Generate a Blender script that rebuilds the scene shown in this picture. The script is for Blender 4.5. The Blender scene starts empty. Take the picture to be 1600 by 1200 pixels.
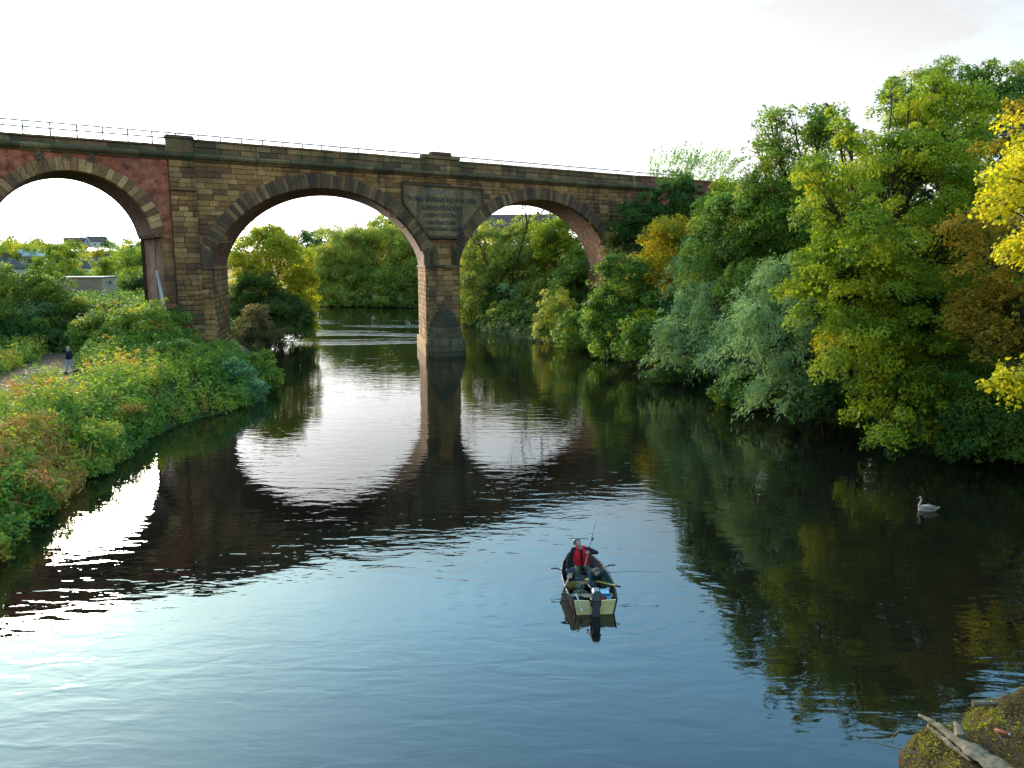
import bpy, bmesh, math, random
import numpy as np
from mathutils import Vector, Matrix
R = math.radians
rng = np.random.default_rng(11)
random.seed(5)
scn = bpy.context.scene
COL = scn.collection

# ------------------------------------------------------------------ camera, world, sun, exposure
CAM_H, PITCH, FPX = 9.471, 0.156, 1230.0
cam_d = bpy.data.cameras.new('camera'); cam = bpy.data.objects.new('camera', cam_d); COL.objects.link(cam)
cam.location = (0, 0, CAM_H); cam.rotation_euler = (math.pi/2-PITCH, 0, 0)
cam_d.sensor_width = 36; cam_d.lens = 36*FPX/1600; cam_d.clip_start = .1; cam_d.clip_end = 6000
scn.camera = cam
SUN_AZ, SUN_EL = R(-32), R(13)          # azimuth from +Y, negative to the left
world = bpy.data.worlds.new('World'); scn.world = world; world.use_nodes = True
wn = world.node_tree.nodes; wl = world.node_tree.links; wn.clear()
def N(nodes, t, **kw):
    n = nodes.new(t)
    for k, v in kw.items(): setattr(n, k, v)
    return n
sky = N(wn, 'ShaderNodeTexSky', sky_type='NISHITA', sun_disc=False, sun_elevation=SUN_EL, sun_rotation=SUN_AZ, air_density=1.0, dust_density=.8, ozone_density=2.2)
tc = N(wn, 'ShaderNodeTexCoord'); sep = N(wn, 'ShaderNodeSeparateXYZ'); wl.new(tc.outputs['Generated'], sep.inputs[0])
mp = N(wn, 'ShaderNodeMapping'); mp.inputs['Scale'].default_value = (1.6, 1.6, 5.0); wl.new(tc.outputs['Generated'], mp.inputs[0])
cn = N(wn, 'ShaderNodeTexNoise'); cn.inputs['Scale'].default_value = 1.7; cn.inputs['Detail'].default_value = 6; cn.inputs['Roughness'].default_value = .55; wl.new(mp.outputs[0], cn.inputs['Vector'])
el = N(wn, 'ShaderNodeMapRange', interpolation_type='SMOOTHSTEP'); el.inputs[1].default_value = .22; el.inputs[2].default_value = .52; el.inputs[3].default_value = 1.12; el.inputs[4].default_value = .0
wl.new(sep.outputs['Z'], el.inputs[0])
cr = N(wn, 'ShaderNodeMapRange'); cr.inputs[1].default_value = .35; cr.inputs[2].default_value = .75; cr.inputs[3].default_value = -.25; cr.inputs[4].default_value = .22
wl.new(cn.outputs[0], cr.inputs[0])
ad = N(wn, 'ShaderNodeMath', operation='ADD', use_clamp=True); wl.new(el.outputs[0], ad.inputs[0]); wl.new(cr.outputs[0], ad.inputs[1])
# thin cloud veil: whiter version of the sky behind it
lum = N(wn, 'ShaderNodeRGBToBW'); wl.new(sky.outputs[0], lum.inputs[0])
sq = N(wn, 'ShaderNodeMath', operation='POWER'); sq.inputs[1].default_value = .85; wl.new(lum.outputs[0], sq.inputs[0])
sg = N(wn, 'ShaderNodeMath', operation='MULTIPLY_ADD'); sg.inputs[1].default_value = .2; sg.inputs[2].default_value = .0; wl.new(sq.outputs[0], sg.inputs[0])
cst = N(wn, 'ShaderNodeCombineXYZ')
for k in range(3): wl.new(sg.outputs[0], cst.inputs[k])
teal = N(wn, 'ShaderNodeVectorMath', operation='MULTIPLY'); teal.inputs[1].default_value = (.39, .53, .49); wl.new(sky.outputs[0], teal.inputs[0])
mx = N(wn, 'ShaderNodeMix', data_type='RGBA'); wl.new(ad.outputs[0], mx.inputs[0]); wl.new(teal.outputs[0], mx.inputs[6]); wl.new(cst.outputs[0], mx.inputs[7])
bg = N(wn, 'ShaderNodeBackground'); bg.inputs[1].default_value = .15; wl.new(mx.outputs[2], bg.inputs[0])
wo = N(wn, 'ShaderNodeOutputWorld'); wl.new(bg.outputs[0], wo.inputs[0])
sun_d = bpy.data.lights.new('sun', 'SUN'); sun_d.energy = 1.0; sun_d.angle = R(20); sun_d.color = (1, .9, .74)
sun = bpy.data.objects.new('sun', sun_d); COL.objects.link(sun)
sd = Vector((math.sin(SUN_AZ)*math.cos(SUN_EL), math.cos(SUN_AZ)*math.cos(SUN_EL), math.sin(SUN_EL)))
sun.rotation_euler = sd.to_track_quat('Z', 'Y').to_euler()
vs = scn.view_settings; vs.view_transform = 'Standard'; vs.look = 'None'; vs.gamma = 1; vs.use_curve_mapping = False
vs.exposure = 3.62
scn.cycles.max_bounces = 6; scn.cycles.diffuse_bounces = 3; scn.cycles.glossy_bounces = 3; scn.cycles.transmission_bounces = 3
scn.cycles.use_denoising = True

# ------------------------------------------------------------------ helpers
def at(px, py, y):                       # where a line of sight of the survey photograph meets the plane at distance y
    a = (px-800)/FPX; b = (600-py)/FPX
    d = (a, math.cos(PITCH)+b*math.sin(PITCH), -math.sin(PITCH)+b*math.cos(PITCH)); t = y/d[1]
    return Vector((d[0]*t, y, CAM_H+d[2]*t))
def tag(o, label=None, cat=None, group=None, kind=None):
    if label: o['label'] = label
    if cat: o['category'] = cat
    if group: o['group'] = group
    if kind: o['kind'] = kind
    return o
def empty(name, loc=(0, 0, 0), rz=0):
    o = bpy.data.objects.new(name, None); COL.objects.link(o); o.location = loc; o.rotation_euler = (0, 0, rz); o.empty_display_size = .3
    return o
def link(name, me, mat=None, parent=None):
    o = bpy.data.objects.new(name, me); COL.objects.link(o)
    if mat is not None and len(me.materials) == 0: me.materials.append(mat)
    if parent is not None: o.parent = parent
    return o
def mesh_np(name, V, F, smooth=False, tint=None, uv=None):
    V = np.asarray(V, dtype=np.float32).reshape(-1, 3); F = np.asarray(F, dtype=np.int32); k = F.shape[1]
    me = bpy.data.meshes.new(name)
    me.vertices.add(len(V)); me.vertices.foreach_set('co', V.ravel())
    me.loops.add(F.size); me.loops.foreach_set('vertex_index', F.ravel())
    me.polygons.add(len(F)); me.polygons.foreach_set('loop_start', np.arange(len(F), dtype=np.int32)*k)
    if smooth: me.polygons.foreach_set('use_smooth', np.ones(len(F), dtype=bool))
    if tint is not None:
        a = me.attributes.new('tint', 'FLOAT', 'POINT'); a.data.foreach_set('value', np.asarray(tint, dtype=np.float32))
    if uv is not None:
        l = me.uv_layers.new(name='uv'); l.data.foreach_set('uv', np.asarray(uv, dtype=np.float32)[F.ravel()].ravel())
    me.update(calc_edges=True); return me
class MB:                                # collects shapes into one mesh
    def __init__(s): s.v = []; s.f = []
    def add(s, v, f):
        b = len(s.v); s.v += [tuple(p) for p in v]; s.f += [tuple(i+b for i in q) for q in f]; return s
    def box(s, c, d, rz=0, taper=1.0, M=None):
        x, y, z = d[0]/2, d[1]/2, d[2]/2; t = taper
        v = [(-x, -y, -z), (x, -y, -z), (x, y, -z), (-x, y, -z), (-x*t, -y*t, z), (x*t, -y*t, z), (x*t, y*t, z), (-x*t, y*t, z)]
        m = Matrix.Translation(c) @ (M if M is not None else Matrix.Rotation(rz, 4, 'Z'))
        return s.add([m @ Vector(p) for p in v], [(3, 2, 1, 0), (4, 5, 6, 7), (0, 1, 5, 4), (1, 2, 6, 5), (2, 3, 7, 6), (3, 0, 4, 7)])
    def tube(s, pts, rad, n=6, cap=True):
        pts = [Vector(p) for p in pts]; rad = rad if hasattr(rad, '__len__') else [rad]*len(pts); v = []; f = []
        for i, p in enumerate(pts):
            d = (pts[min(i+1, len(pts)-1)]-pts[max(i-1, 0)]).normalized()
            a = d.orthogonal().normalized() if abs(d.z) < .95 else Vector((1, 0, 0)).cross(d).normalized()
            if abs(d.z) < .95: a = Vector((0, 0, 1)).cross(d).normalized()
            b = d.cross(a)
            for k in range(n):
                q = 2*math.pi*k/n; v.append(p+(a*math.cos(q)+b*math.sin(q))*rad[i])
        for i in range(len(pts)-1):
            for k in range(n): f.append((i*n+k, i*n+(k+1) % n, (i+1)*n+(k+1) % n, (i+1)*n+k))
        if cap: f.append(tuple(range(n))[::-1]); f.append(tuple((len(pts)-1)*n+k for k in range(n)))
        return s.add(v, f)
    def prism(s, poly, y0, y1):          # polygon in x,z swept along y
        n = len(poly); v = [(a, y0, b) for a, b in poly]+[(a, y1, b) for a, b in poly]
        return s.add(v, [tuple(range(n)), tuple(range(2*n-1, n-1, -1))]+[(i, i+n, (i+1) % n+n, (i+1) % n) for i in range(n)])
    def build(s, name, mat, parent=None, smooth=False, bevel=0):
        me = bpy.data.meshes.new(name); me.from_pydata(s.v, [], s.f); 
        bm = bmesh.new(); bm.from_mesh(me); bmesh.ops.recalc_face_normals(bm, faces=bm.faces)
        if bevel: bmesh.ops.bevel(bm, geom=bm.edges[:], offset=bevel, segments=1, affect='EDGES', clamp_overlap=True)
        bm.to_mesh(me); bm.free()
        if smooth:
            for p in me.polygons: p.use_smooth = True
        return link(name, me, mat, parent)

# ------------------------------------------------------------------ materials
MATS = {}
def new_mat(name):
    m = bpy.data.materials.new(name); m.use_nodes = True; MATS[name] = m
    nt = m.node_tree; nt.nodes.clear(); out = nt.nodes.new('ShaderNodeOutputMaterial'); return m, nt.nodes, nt.links, out
def ramp(nodes, stops):
    r = nodes.new('ShaderNodeValToRGB'); e = r.color_ramp.elements
    while len(e) < len(stops): e.new(.5)
    for i, (p, c) in enumerate(stops): e[i].position = p; e[i].color = (*c, 1)
    return r
def noise(nodes, links, vec, scale, detail=4, rough=.55):
    n = nodes.new('ShaderNodeTexNoise'); n.inputs['Scale'].default_value = scale; n.inputs['Detail'].default_value = detail; n.inputs['Roughness'].default_value = rough
    if vec is not None: links.new(vec, n.inputs['Vector'])
    return n
def mixc(nodes, links, fac, a, b, mode='MIX'):
    m = nodes.new('ShaderNodeMix'); m.data_type = 'RGBA'; m.blend_type = mode
    for sock, v in ((m.inputs[0], fac), (m.inputs[6], a), (m.inputs[7], b)):
        if hasattr(v, 'is_linked'): links.new(v, sock)
        elif isinstance(v, (int, float)): sock.default_value = v
        else: sock.default_value = (*v, 1)
    return m.outputs[2]
def plain(name, col, rough=.7, var=.25, scale=6, metal=0, bump=.15):
    m, nd, lk, out = new_mat(name)
    b = nd.new('ShaderNodeBsdfPrincipled'); b.inputs['Roughness'].default_value = rough; b.inputs['Metallic'].default_value = metal; b.inputs['Specular IOR Level'].default_value = .5 if rough < .6 else .12
    tcn = nd.new('ShaderNodeTexCoord'); n = noise(nd, lk, tcn.outputs['Object'], scale, 5)
    r = ramp(nd, [(.25, tuple(c*(1-var) for c in col)), (.75, tuple(min(1, c*(1+var)) for c in col))]); lk.new(n.outputs[0], r.inputs[0]); lk.new(r.outputs[0], b.inputs['Base Color'])
    if bump:
        bp = nd.new('ShaderNodeBump'); bp.inputs['Strength'].default_value = bump; bp.inputs['Distance'].default_value = .02; lk.new(n.outputs[0], bp.inputs['Height']); lk.new(bp.outputs[0], b.inputs['Normal'])
    lk.new(b.outputs[0], out.inputs[0]); return m
def stone_mat(name, stops, grime=.6, moss=.0, mossz=0, per='obj', relief=.5):
    m, nd, lk, out = new_mat(name)
    b = nd.new('ShaderNodeBsdfPrincipled'); b.inputs['Roughness'].default_value = .9; b.inputs['Specular IOR Level'].default_value = .08
    g = nd.new('ShaderNodeNewGeometry'); oi = nd.new('ShaderNodeObjectInfo')
    n1 = noise(nd, lk, g.outputs['Position'], 2.2, 6, .6); n2 = noise(nd, lk, g.outputs['Position'], .28, 5, .65); n3 = noise(nd, lk, g.outputs['Position'], 9, 4, .6)
    if per == 'obj': src = oi.outputs['Random']
    elif per == 'tint':
        a = nd.new('ShaderNodeAttribute'); a.attribute_name = 'tint'; src = a.outputs['Fac']
    else: src = n1.outputs[0]
    ma = nd.new('ShaderNodeMath'); ma.operation = 'MULTIPLY_ADD'; ma.inputs[1].default_value = .6; lk.new(n1.outputs[0], ma.inputs[0]); lk.new(src, ma.inputs[2])
    mb = nd.new('ShaderNodeMath'); mb.operation = 'SUBTRACT'; mb.inputs[1].default_value = .3; lk.new(ma.outputs[0], mb.inputs[0])
    r = ramp(nd, [(p_, (c_[0]*1.62, c_[1]*1.3, c_[2]*1.1)) for p_, c_ in stops]); lk.new(mb.outputs[0], r.inputs[0])
    gr = ramp(nd, [(.4, (0, 0, 0)), (.66, (1, 1, 1))]); lk.new(n2.outputs[0], gr.inputs[0])
    gm = nd.new('ShaderNodeMath'); gm.operation = 'MULTIPLY'; gm.inputs[1].default_value = grime; lk.new(gr.outputs[0], gm.inputs[0])
    c = mixc(nd, lk, gm.outputs[0], r.outputs[0], (.062, .044, .034))
    mst = nd.new('ShaderNodeMapping'); mst.inputs['Scale'].default_value = (.85, .85, .10); lk.new(g.outputs['Position'], mst.inputs[0])
    n5 = noise(nd, lk, mst.outputs[0], 1.0, 5, .65); sr = ramp(nd, [(.5, (0, 0, 0)), (.68, (.75, .75, .75))]); lk.new(n5.outputs[0], sr.inputs[0]); c = mixc(nd, lk, sr.outputs[0], c, (.05, .038, .03))
    n6 = noise(nd, lk, g.outputs['Position'], 1.3, 6, .75); lr_ = ramp(nd, [(.67, (0, 0, 0)), (.74, (.55, .55, .55))]); lk.new(n6.outputs[0], lr_.inputs[0]); c = mixc(nd, lk, lr_.outputs[0], c, (.38, .33, .24))
    sp = ramp(nd, [(.3, (.6, .6, .6)), (.7, (1.2, 1.2, 1.2))]); lk.new(n3.outputs[0], sp.inputs[0])
    c = mixc(nd, lk, 1.0, c, sp.outputs[0], 'MULTIPLY')
    if moss:
        n4 = noise(nd, lk, g.outputs['Position'], .9, 5, .7); mr = ramp(nd, [(.45, (0, 0, 0)), (.62, (1, 1, 1))]); lk.new(n4.outputs[0], mr.inputs[0])
        mm = nd.new('ShaderNodeMath'); mm.operation = 'MULTIPLY'; mm.inputs[1].default_value = moss; lk.new(mr.outputs[0], mm.inputs[0])
        c = mixc(nd, lk, mm.outputs[0], c, (.045, .075, .03))
    lk.new(c, b.inputs['Base Color'])
    bp = nd.new('ShaderNodeBump'); bp.inputs['Strength'].default_value = relief; bp.inputs['Distance'].default_value = .06
    ah = nd.new('ShaderNodeMath'); ah.operation = 'ADD'; lk.new(n1.outputs[0], ah.inputs[0]); lk.new(n3.outputs[0], ah.inputs[1]); lk.new(ah.outputs[0], bp.inputs['Height']); lk.new(bp.outputs[0], b.inputs['Normal'])
    lk.new(b.outputs[0], out.inputs[0]); return m
BUFF = [(.0, (.11, .068, .036)), (.25, (.165, .098, .042)), (.5, (.21, .13, .05)), (.75, (.245, .16, .065)), (1, (.30, .21, .095))]
M_stone = stone_mat('sandstone', BUFF, .55)
M_stone_t = stone_mat('sandstone_joined', BUFF, .6, per='tint')
M_vous = stone_mat('voussoir_stone', [(0, (.055, .042, .034)), (.4, (.095, .066, .042)), (.8, (.14, .10, .055)), (1, (.2, .145, .075))], .65, .12)
M_vous_b = stone_mat('voussoir_stone_pale', [(0, (.075, .052, .035)), (.35, (.19, .125, .06)), (.7, (.27, .185, .09)), (1, (.35, .25, .13))], .35)
M_corn = stone_mat('cornice_stone', [(0, (.055, .048, .033)), (.5, (.11, .09, .05)), (1, (.18, .15, .08))], .6, .6)
M_par = stone_mat('parapet_stone', [(0, (.07, .052, .034)), (.5, (.15, .105, .052)), (1, (.24, .17, .085))], .65, .45)
M_tab = stone_mat('tablet_stone', [(.2, (.13, .10, .055)), (.5, (.185, .148, .08)), (.8, (.24, .195, .11))], .75, .45, per='n')
M_core = stone_mat('mortar', [(.2, (.07, .055, .04)), (.8, (.12, .095, .065))], .5, per='n')
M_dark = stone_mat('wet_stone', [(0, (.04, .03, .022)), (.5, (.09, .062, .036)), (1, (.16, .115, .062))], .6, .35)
M_cut = stone_mat('cutwater_stone', [(0, (.06, .05, .035)), (.5, (.11, .09, .055)), (1, (.17, .14, .085))], .5, .5)
def brick_mat(name, c1, c2, mortar, bw=.24, bh=.08, uvmap=False, rot=0, grime=.35):
    m, nd, lk, out = new_mat(name)
    b = nd.new('ShaderNodeBsdfPrincipled'); b.inputs['Roughness'].default_value = .9; b.inputs['Specular IOR Level'].default_value = .08
    tcn = nd.new('ShaderNodeTexCoord'); g = nd.new('ShaderNodeNewGeometry')
    if uvmap:
        mpn = nd.new('ShaderNodeMapping'); mpn.inputs['Rotation'].default_value = (0, 0, rot); lk.new(tcn.outputs['UV'], mpn.inputs[0]); vec = mpn.outputs[0]
    else:
        s = nd.new('ShaderNodeSeparateXYZ'); lk.new(tcn.outputs['Object'], s.inputs[0]); a = nd.new('ShaderNodeMath'); a.operation = 'ADD'; lk.new(s.outputs[0], a.inputs[0]); lk.new(s.outputs[1], a.inputs[1])
        cb = nd.new('ShaderNodeCombineXYZ'); lk.new(a.outputs[0], cb.inputs[0]); lk.new(s.outputs[2], cb.inputs[1]); vec = cb.outputs[0]
    br = nd.new('ShaderNodeTexBrick'); lk.new(vec, br.inputs['Vector']); br.inputs['Scale'].default_value = 1; br.inputs['Brick Width'].default_value = bw; br.inputs['Row Height'].default_value = bh
    br.inputs['Mortar Size'].default_value = bh*.09; br.inputs['Color1'].default_value = (*c1, 1); br.inputs['Color2'].default_value = (*c2, 1); br.inputs['Mortar'].default_value = (*mortar, 1)
    n1 = noise(nd, lk, g.outputs['Position'], 1.6, 6, .65); n2 = noise(nd, lk, g.outputs['Position'], .35, 5, .6)
    v = ramp(nd, [(.32, (.4, .36, .36)), (.5, (.9, .85, .8)), (.68, (1.4, 1.5, 1.5))]); lk.new(n1.outputs[0], v.inputs[0])
    c = mixc(nd, lk, 1.0, br.outputs[0], v.outputs[0], 'MULTIPLY')
    gr = ramp(nd, [(.42, (0, 0, 0)), (.7, (grime, grime, grime))]); lk.new(n2.outputs[0], gr.inputs[0])
    c = mixc(nd, lk, gr.outputs[0], c, (.06, .045, .045)); lk.new(c, b.inputs['Base Color'])
    bp = nd.new('ShaderNodeBump'); bp.inputs['Strength'].default_value = .4; bp.inputs['Distance'].default_value = .03; lk.new(br.outputs['Fac'], bp.inputs['Height']); bp.invert = True; lk.new(bp.outputs[0], b.inputs['Normal'])
    lk.new(b.outputs[0], out.inputs[0]); return m
M_brick = brick_mat('red_brick', (.46, .115, .055), (.30, .07, .038), (.34, .21, .13))
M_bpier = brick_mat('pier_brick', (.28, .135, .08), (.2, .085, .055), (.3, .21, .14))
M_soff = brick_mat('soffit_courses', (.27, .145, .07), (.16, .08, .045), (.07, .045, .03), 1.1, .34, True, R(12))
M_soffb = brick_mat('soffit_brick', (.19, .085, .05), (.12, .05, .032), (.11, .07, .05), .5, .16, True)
def leaf_mat(name, stops, trans=.42, gloss=.06, k=2.5):
    m, nd, lk, out = new_mat(name)
    a = nd.new('ShaderNodeAttribute'); a.attribute_name = 'tint'
    r = ramp(nd, [(p, tuple(v*k*w for v, w in zip(c, (1.2, 1.0, .62)))) for p, c in stops]); lk.new(a.outputs['Fac'], r.inputs[0])
    b = nd.new('ShaderNodeBsdfPrincipled'); b.inputs['Roughness'].default_value = .55; b.inputs['Specular IOR Level'].default_value = gloss; lk.new(r.outputs[0], b.inputs['Base Color'])
    t = nd.new('ShaderNodeBsdfTranslucent'); lk.new(mixc(nd, lk, 1.0, r.outputs[0], (1.25, 1.2, .6), 'MULTIPLY'), t.inputs[0])
    mx = nd.new('ShaderNodeMixShader'); mx.inputs[0].default_value = trans; lk.new(b.outputs[0], mx.inputs[1]); lk.new(t.outputs[0], mx.inputs[2]); lk.new(mx.outputs[0], out.inputs[0]); return m
G = lambda *c: c
LM = {
 'syc':  leaf_mat('leaves_sycamore', [(0, (.028, .06, .012)), (.35, (.065, .11, .015)), (.7, (.12, .155, .016)), (.92, (.14, .16, .018)), (1, (.16, .15, .018))]),
 'green': leaf_mat('leaves_green', [(0, (.018, .05, .018)), (.4, (.04, .085, .022)), (.8, (.075, .125, .026)), (1, (.12, .14, .03))]),
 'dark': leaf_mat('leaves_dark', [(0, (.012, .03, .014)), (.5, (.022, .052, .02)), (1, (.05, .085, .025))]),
 'yel':  leaf_mat('leaves_yellow', [(0, (.08, .10, .012)), (.4, (.17, .18, .014)), (.8, (.21, .22, .015)), (1, (.22, .215, .016))]),
 'gold': leaf_mat('leaves_gold', [(0, (.06, .075, .012)), (.4, (.13, .125, .014)), (.8, (.17, .15, .016)), (1, (.19, .14, .018))]),
 'orange': leaf_mat('leaves_orange', [(0, (.05, .06, .015)), (.3, (.10, .085, .016)), (.65, (.15, .11, .02)), (1, (.2, .125, .022))]),
 'willow': leaf_mat('leaves_willow', [(0, (.04, .085, .055)), (.5, (.085, .155, .095)), (1, (.15, .22, .15))], gloss=.35),
 'ygreen': leaf_mat('leaves_far_willow', [(0, (.055, .085, .025)), (.5, (.10, .135, .035)), (1, (.15, .165, .05))]),
 'brown': leaf_mat('leaves_brown', [(0, (.045, .045, .028)), (.5, (.085, .075, .035)), (1, (.13, .11, .05))]),
 'ivy': leaf_mat('leaves_twiggy', [(0, (.025, .03, .022)), (.5, (.05, .05, .035)), (1, (.075, .075, .045))]),
 'herb': leaf_mat('leaves_herb', [(0, (.03, .07, .02)), (.3, (.06, .12, .03)), (.55, (.11, .16, .035)), (.75, (.17, .17, .03)), (.9, (.17, .11, .045)), (1, (.2, .1, .06))]),
 'grass': leaf_mat('leaves_dead_grass', [(0, (.10, .075, .03)), (.5, (.2, .13, .06)), (1, (.28, .16, .08))]),
 'litter': leaf_mat('leaf_litter', [(0, (.03, .02, .012)), (.6, (.07, .05, .022)), (.85, (.085, .08, .015)), (1, (.16, .13, .03))]),
 'moss': leaf_mat('leaves_moss', [(0, (.04, .05, .012)), (.5, (.09, .10, .016)), (1, (.17, .17, .02))]),
}
M_bark = plain('bark', (.055, .042, .03), .9, .4, 4, bump=.5)

# ------------------------------------------------------------------ foliage
def rand_unit(n):
    v = rng.normal(size=(n, 3)); return v/np.linalg.norm(v, axis=1, keepdims=True)
def nrm(v): return v/np.maximum(np.linalg.norm(v, axis=1, keepdims=True), 1e-6)
def leaf_quads(P, Nn, A, L, W):          # centres, normals, long axes, lengths, widths -> folded rhombus quads
    A = nrm(A-Nn*(A*Nn).sum(1, keepdims=True)); B = np.cross(Nn, A); L = L[:, None]; W = W[:, None]
    V = np.stack([P-A*L*.5, P+B*W*.5-Nn*W*.12+A*L*.06, P+A*L*.5-Nn*L*.08, P-B*W*.5-Nn*W*.12+A*L*.06], 1)
    return V.reshape(-1, 3), np.arange(len(P)*4).reshape(-1, 4)
def leaf_tris(P, Nn, A, L, W):
    A = nrm(A-Nn*(A*Nn).sum(1, keepdims=True)); B = np.cross(Nn, A); L = L[:, None]; W = W[:, None]*.55
    V = np.stack([P-A*L*.42+B*W, P-A*L*.3-B*W, P+A*L*.58], 1); return V.reshape(-1, 3), np.arange(len(P)*3).reshape(-1, 3)
def foliage_np(lobes, tri=True, leaf=.2, clump=.9, cover=1.4, style='spray', fill=.3, ragged=.25, tilt=.55, sep=1.9, hue=.5, spread=.28):
    """lobes: (centre, (rx,ry,rz)). returns V,F,tint, clump centres, lobe index."""
    Pc = []; Oc = []; Rc = []; Li = []
    fillP = []
    for i, (c, r) in enumerate(lobes):
        c = np.array(c); r = np.array(r); p = 1.6
        area = 4*math.pi*(((r[0]*r[1])**p+(r[0]*r[2])**p+(r[1]*r[2])**p)/3)**(1/p)
        n = max(5, int(area/(clump**2*sep)))
        d = rand_unit(n); d[:, 2] = np.where(d[:, 2] < -.55, -d[:, 2], d[:, 2])
        rad = 1+rng.normal(size=n)*ragged*.6-ragged*.3
        spg = (rng.uniform(size=n) < .2) & (d[:, 2] > -.1); rad = np.where(spg, rng.uniform(1.05, 1.0+.5*ragged+.25, n), rad)
        P = c+d*r*rad[:, None]
        keep = np.ones(n, bool)
        for j, (c2, r2) in enumerate(lobes):
            if j != i: keep &= (((P-np.array(c2))/np.array(r2))**2).sum(1) > .55
        P = P[keep]; Pc.append(P); Oc.append(nrm(d[keep]/r)); Rc.append(min(clump, .55*r.min())*np.where(spg[keep], rng.uniform(.3, .55, len(P)), rng.uniform(.5, 1.35, len(P)))); Li.append(np.full(len(P), i))
        nf = int(fill*area*cover/(leaf*leaf*1.9)); q = rand_unit(nf)*(rng.uniform(0, 1, nf)**.4*.9)[:, None]; fillP.append(c+q*r)
    Pc = np.concatenate(Pc); Oc = np.concatenate(Oc); Rc = np.concatenate(Rc); Li = np.concatenate(Li)
    K = np.maximum(6, (Rc**2*math.pi*cover/(leaf*leaf*.42)).astype(int))
    idx = np.repeat(np.arange(len(Pc)), K); n = len(idx); rc = Rc[idx][:, None]; O = Oc[idx]
    up = np.array([0, 0, 1.0])
    ct = np.clip(hue+rng.normal(size=len(Pc))*spread, 0, 1)
    if style == 'willow':                # drooping plumes
        dirc = nrm(O*np.array([1, 1, .5])+up*.55+rng.normal(size=(n, 3))*.28); t = rng.uniform(0, 1, n)[:, None]
        ax = dirc*(1-t)+np.array([0, 0, -1.0])*t*1.25+O*.35
        P = Pc[idx]+dirc*rc*t*1.3-up*rc*t*t*1.5+rng.normal(size=(n, 3))*rc*.22
        Nn = nrm(rand_unit(n)*.8+O*.4+up*.5); A = nrm(ax+rng.normal(size=(n, 3))*.25)
        L = leaf*rng.uniform(.9, 1.7, n); W = L*.26
    elif style == 'plume':               # wind blown upright twigs
        t = rng.uniform(0, 1, n)[:, None]; base = nrm(up+O*.5+np.array([.55, 0, 0]))
        P = Pc[idx]+base*rc*(t*2.0-.7)+rng.normal(size=(n, 3))*rc*.16*(1.3-t); Nn = rand_unit(n); A = nrm(base+rng.normal(size=(n, 3))*.5); L = leaf*rng.uniform(.7, 1.3, n); W = L*.6
    elif style == 'ball':
        q = rand_unit(n)*(rng.uniform(0, 1, n)**.5)[:, None]; P = Pc[idx]+q*rc*np.array([1, 1, .75]); Nn = nrm(q*.6+rand_unit(n)*.7+up*.5); A = rand_unit(n); L = leaf*rng.uniform(.6, 1.3, n); W = L*.7
    else:                                # flat sprays with hanging rims
        pn = nrm(Oc*tilt+up*.75+rng.normal(size=Oc.shape)*.22)[idx]
        t1 = nrm(np.cross(pn, rand_unit(n))); rho = np.sqrt(rng.uniform(0, 1, n))[:, None]
        P = Pc[idx]+t1*rc*rho+pn*rc*(rng.normal(size=(n, 1))*.2-.30*rho**2)-up*rc*.12*rho**2
        Nn = nrm(pn+t1*rho*.5+rng.normal(size=(n, 3))*.55); A = nrm(t1+rng.normal(size=(n, 3))*.6-up*.25); L = leaf*rng.uniform(.6, 1.3, n); W = L*rng.uniform(.65, .95, n)
    tint = np.clip(ct[idx]+rng.normal(size=n)*.11, 0, 1)
    FP = np.concatenate(fillP); m = len(FP)
    if m:
        P = np.concatenate([P, FP]); Nn = np.concatenate([Nn, nrm(rand_unit(m)+up*.7)]); A = np.concatenate([A, rand_unit(m)]); lf = leaf*rng.uniform(1.3, 2.2, m)
        L = np.concatenate([L, lf]); W = np.concatenate([W, lf*.75]); tint = np.concatenate([tint, np.clip(hue-.1+rng.normal(size=m)*.15, 0, 1)])
    V, F = (leaf_tris if tri else leaf_quads)(P, Nn, A, L, W)
    return V, F, np.repeat(tint, 3 if tri else 4), Pc, Li
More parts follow.
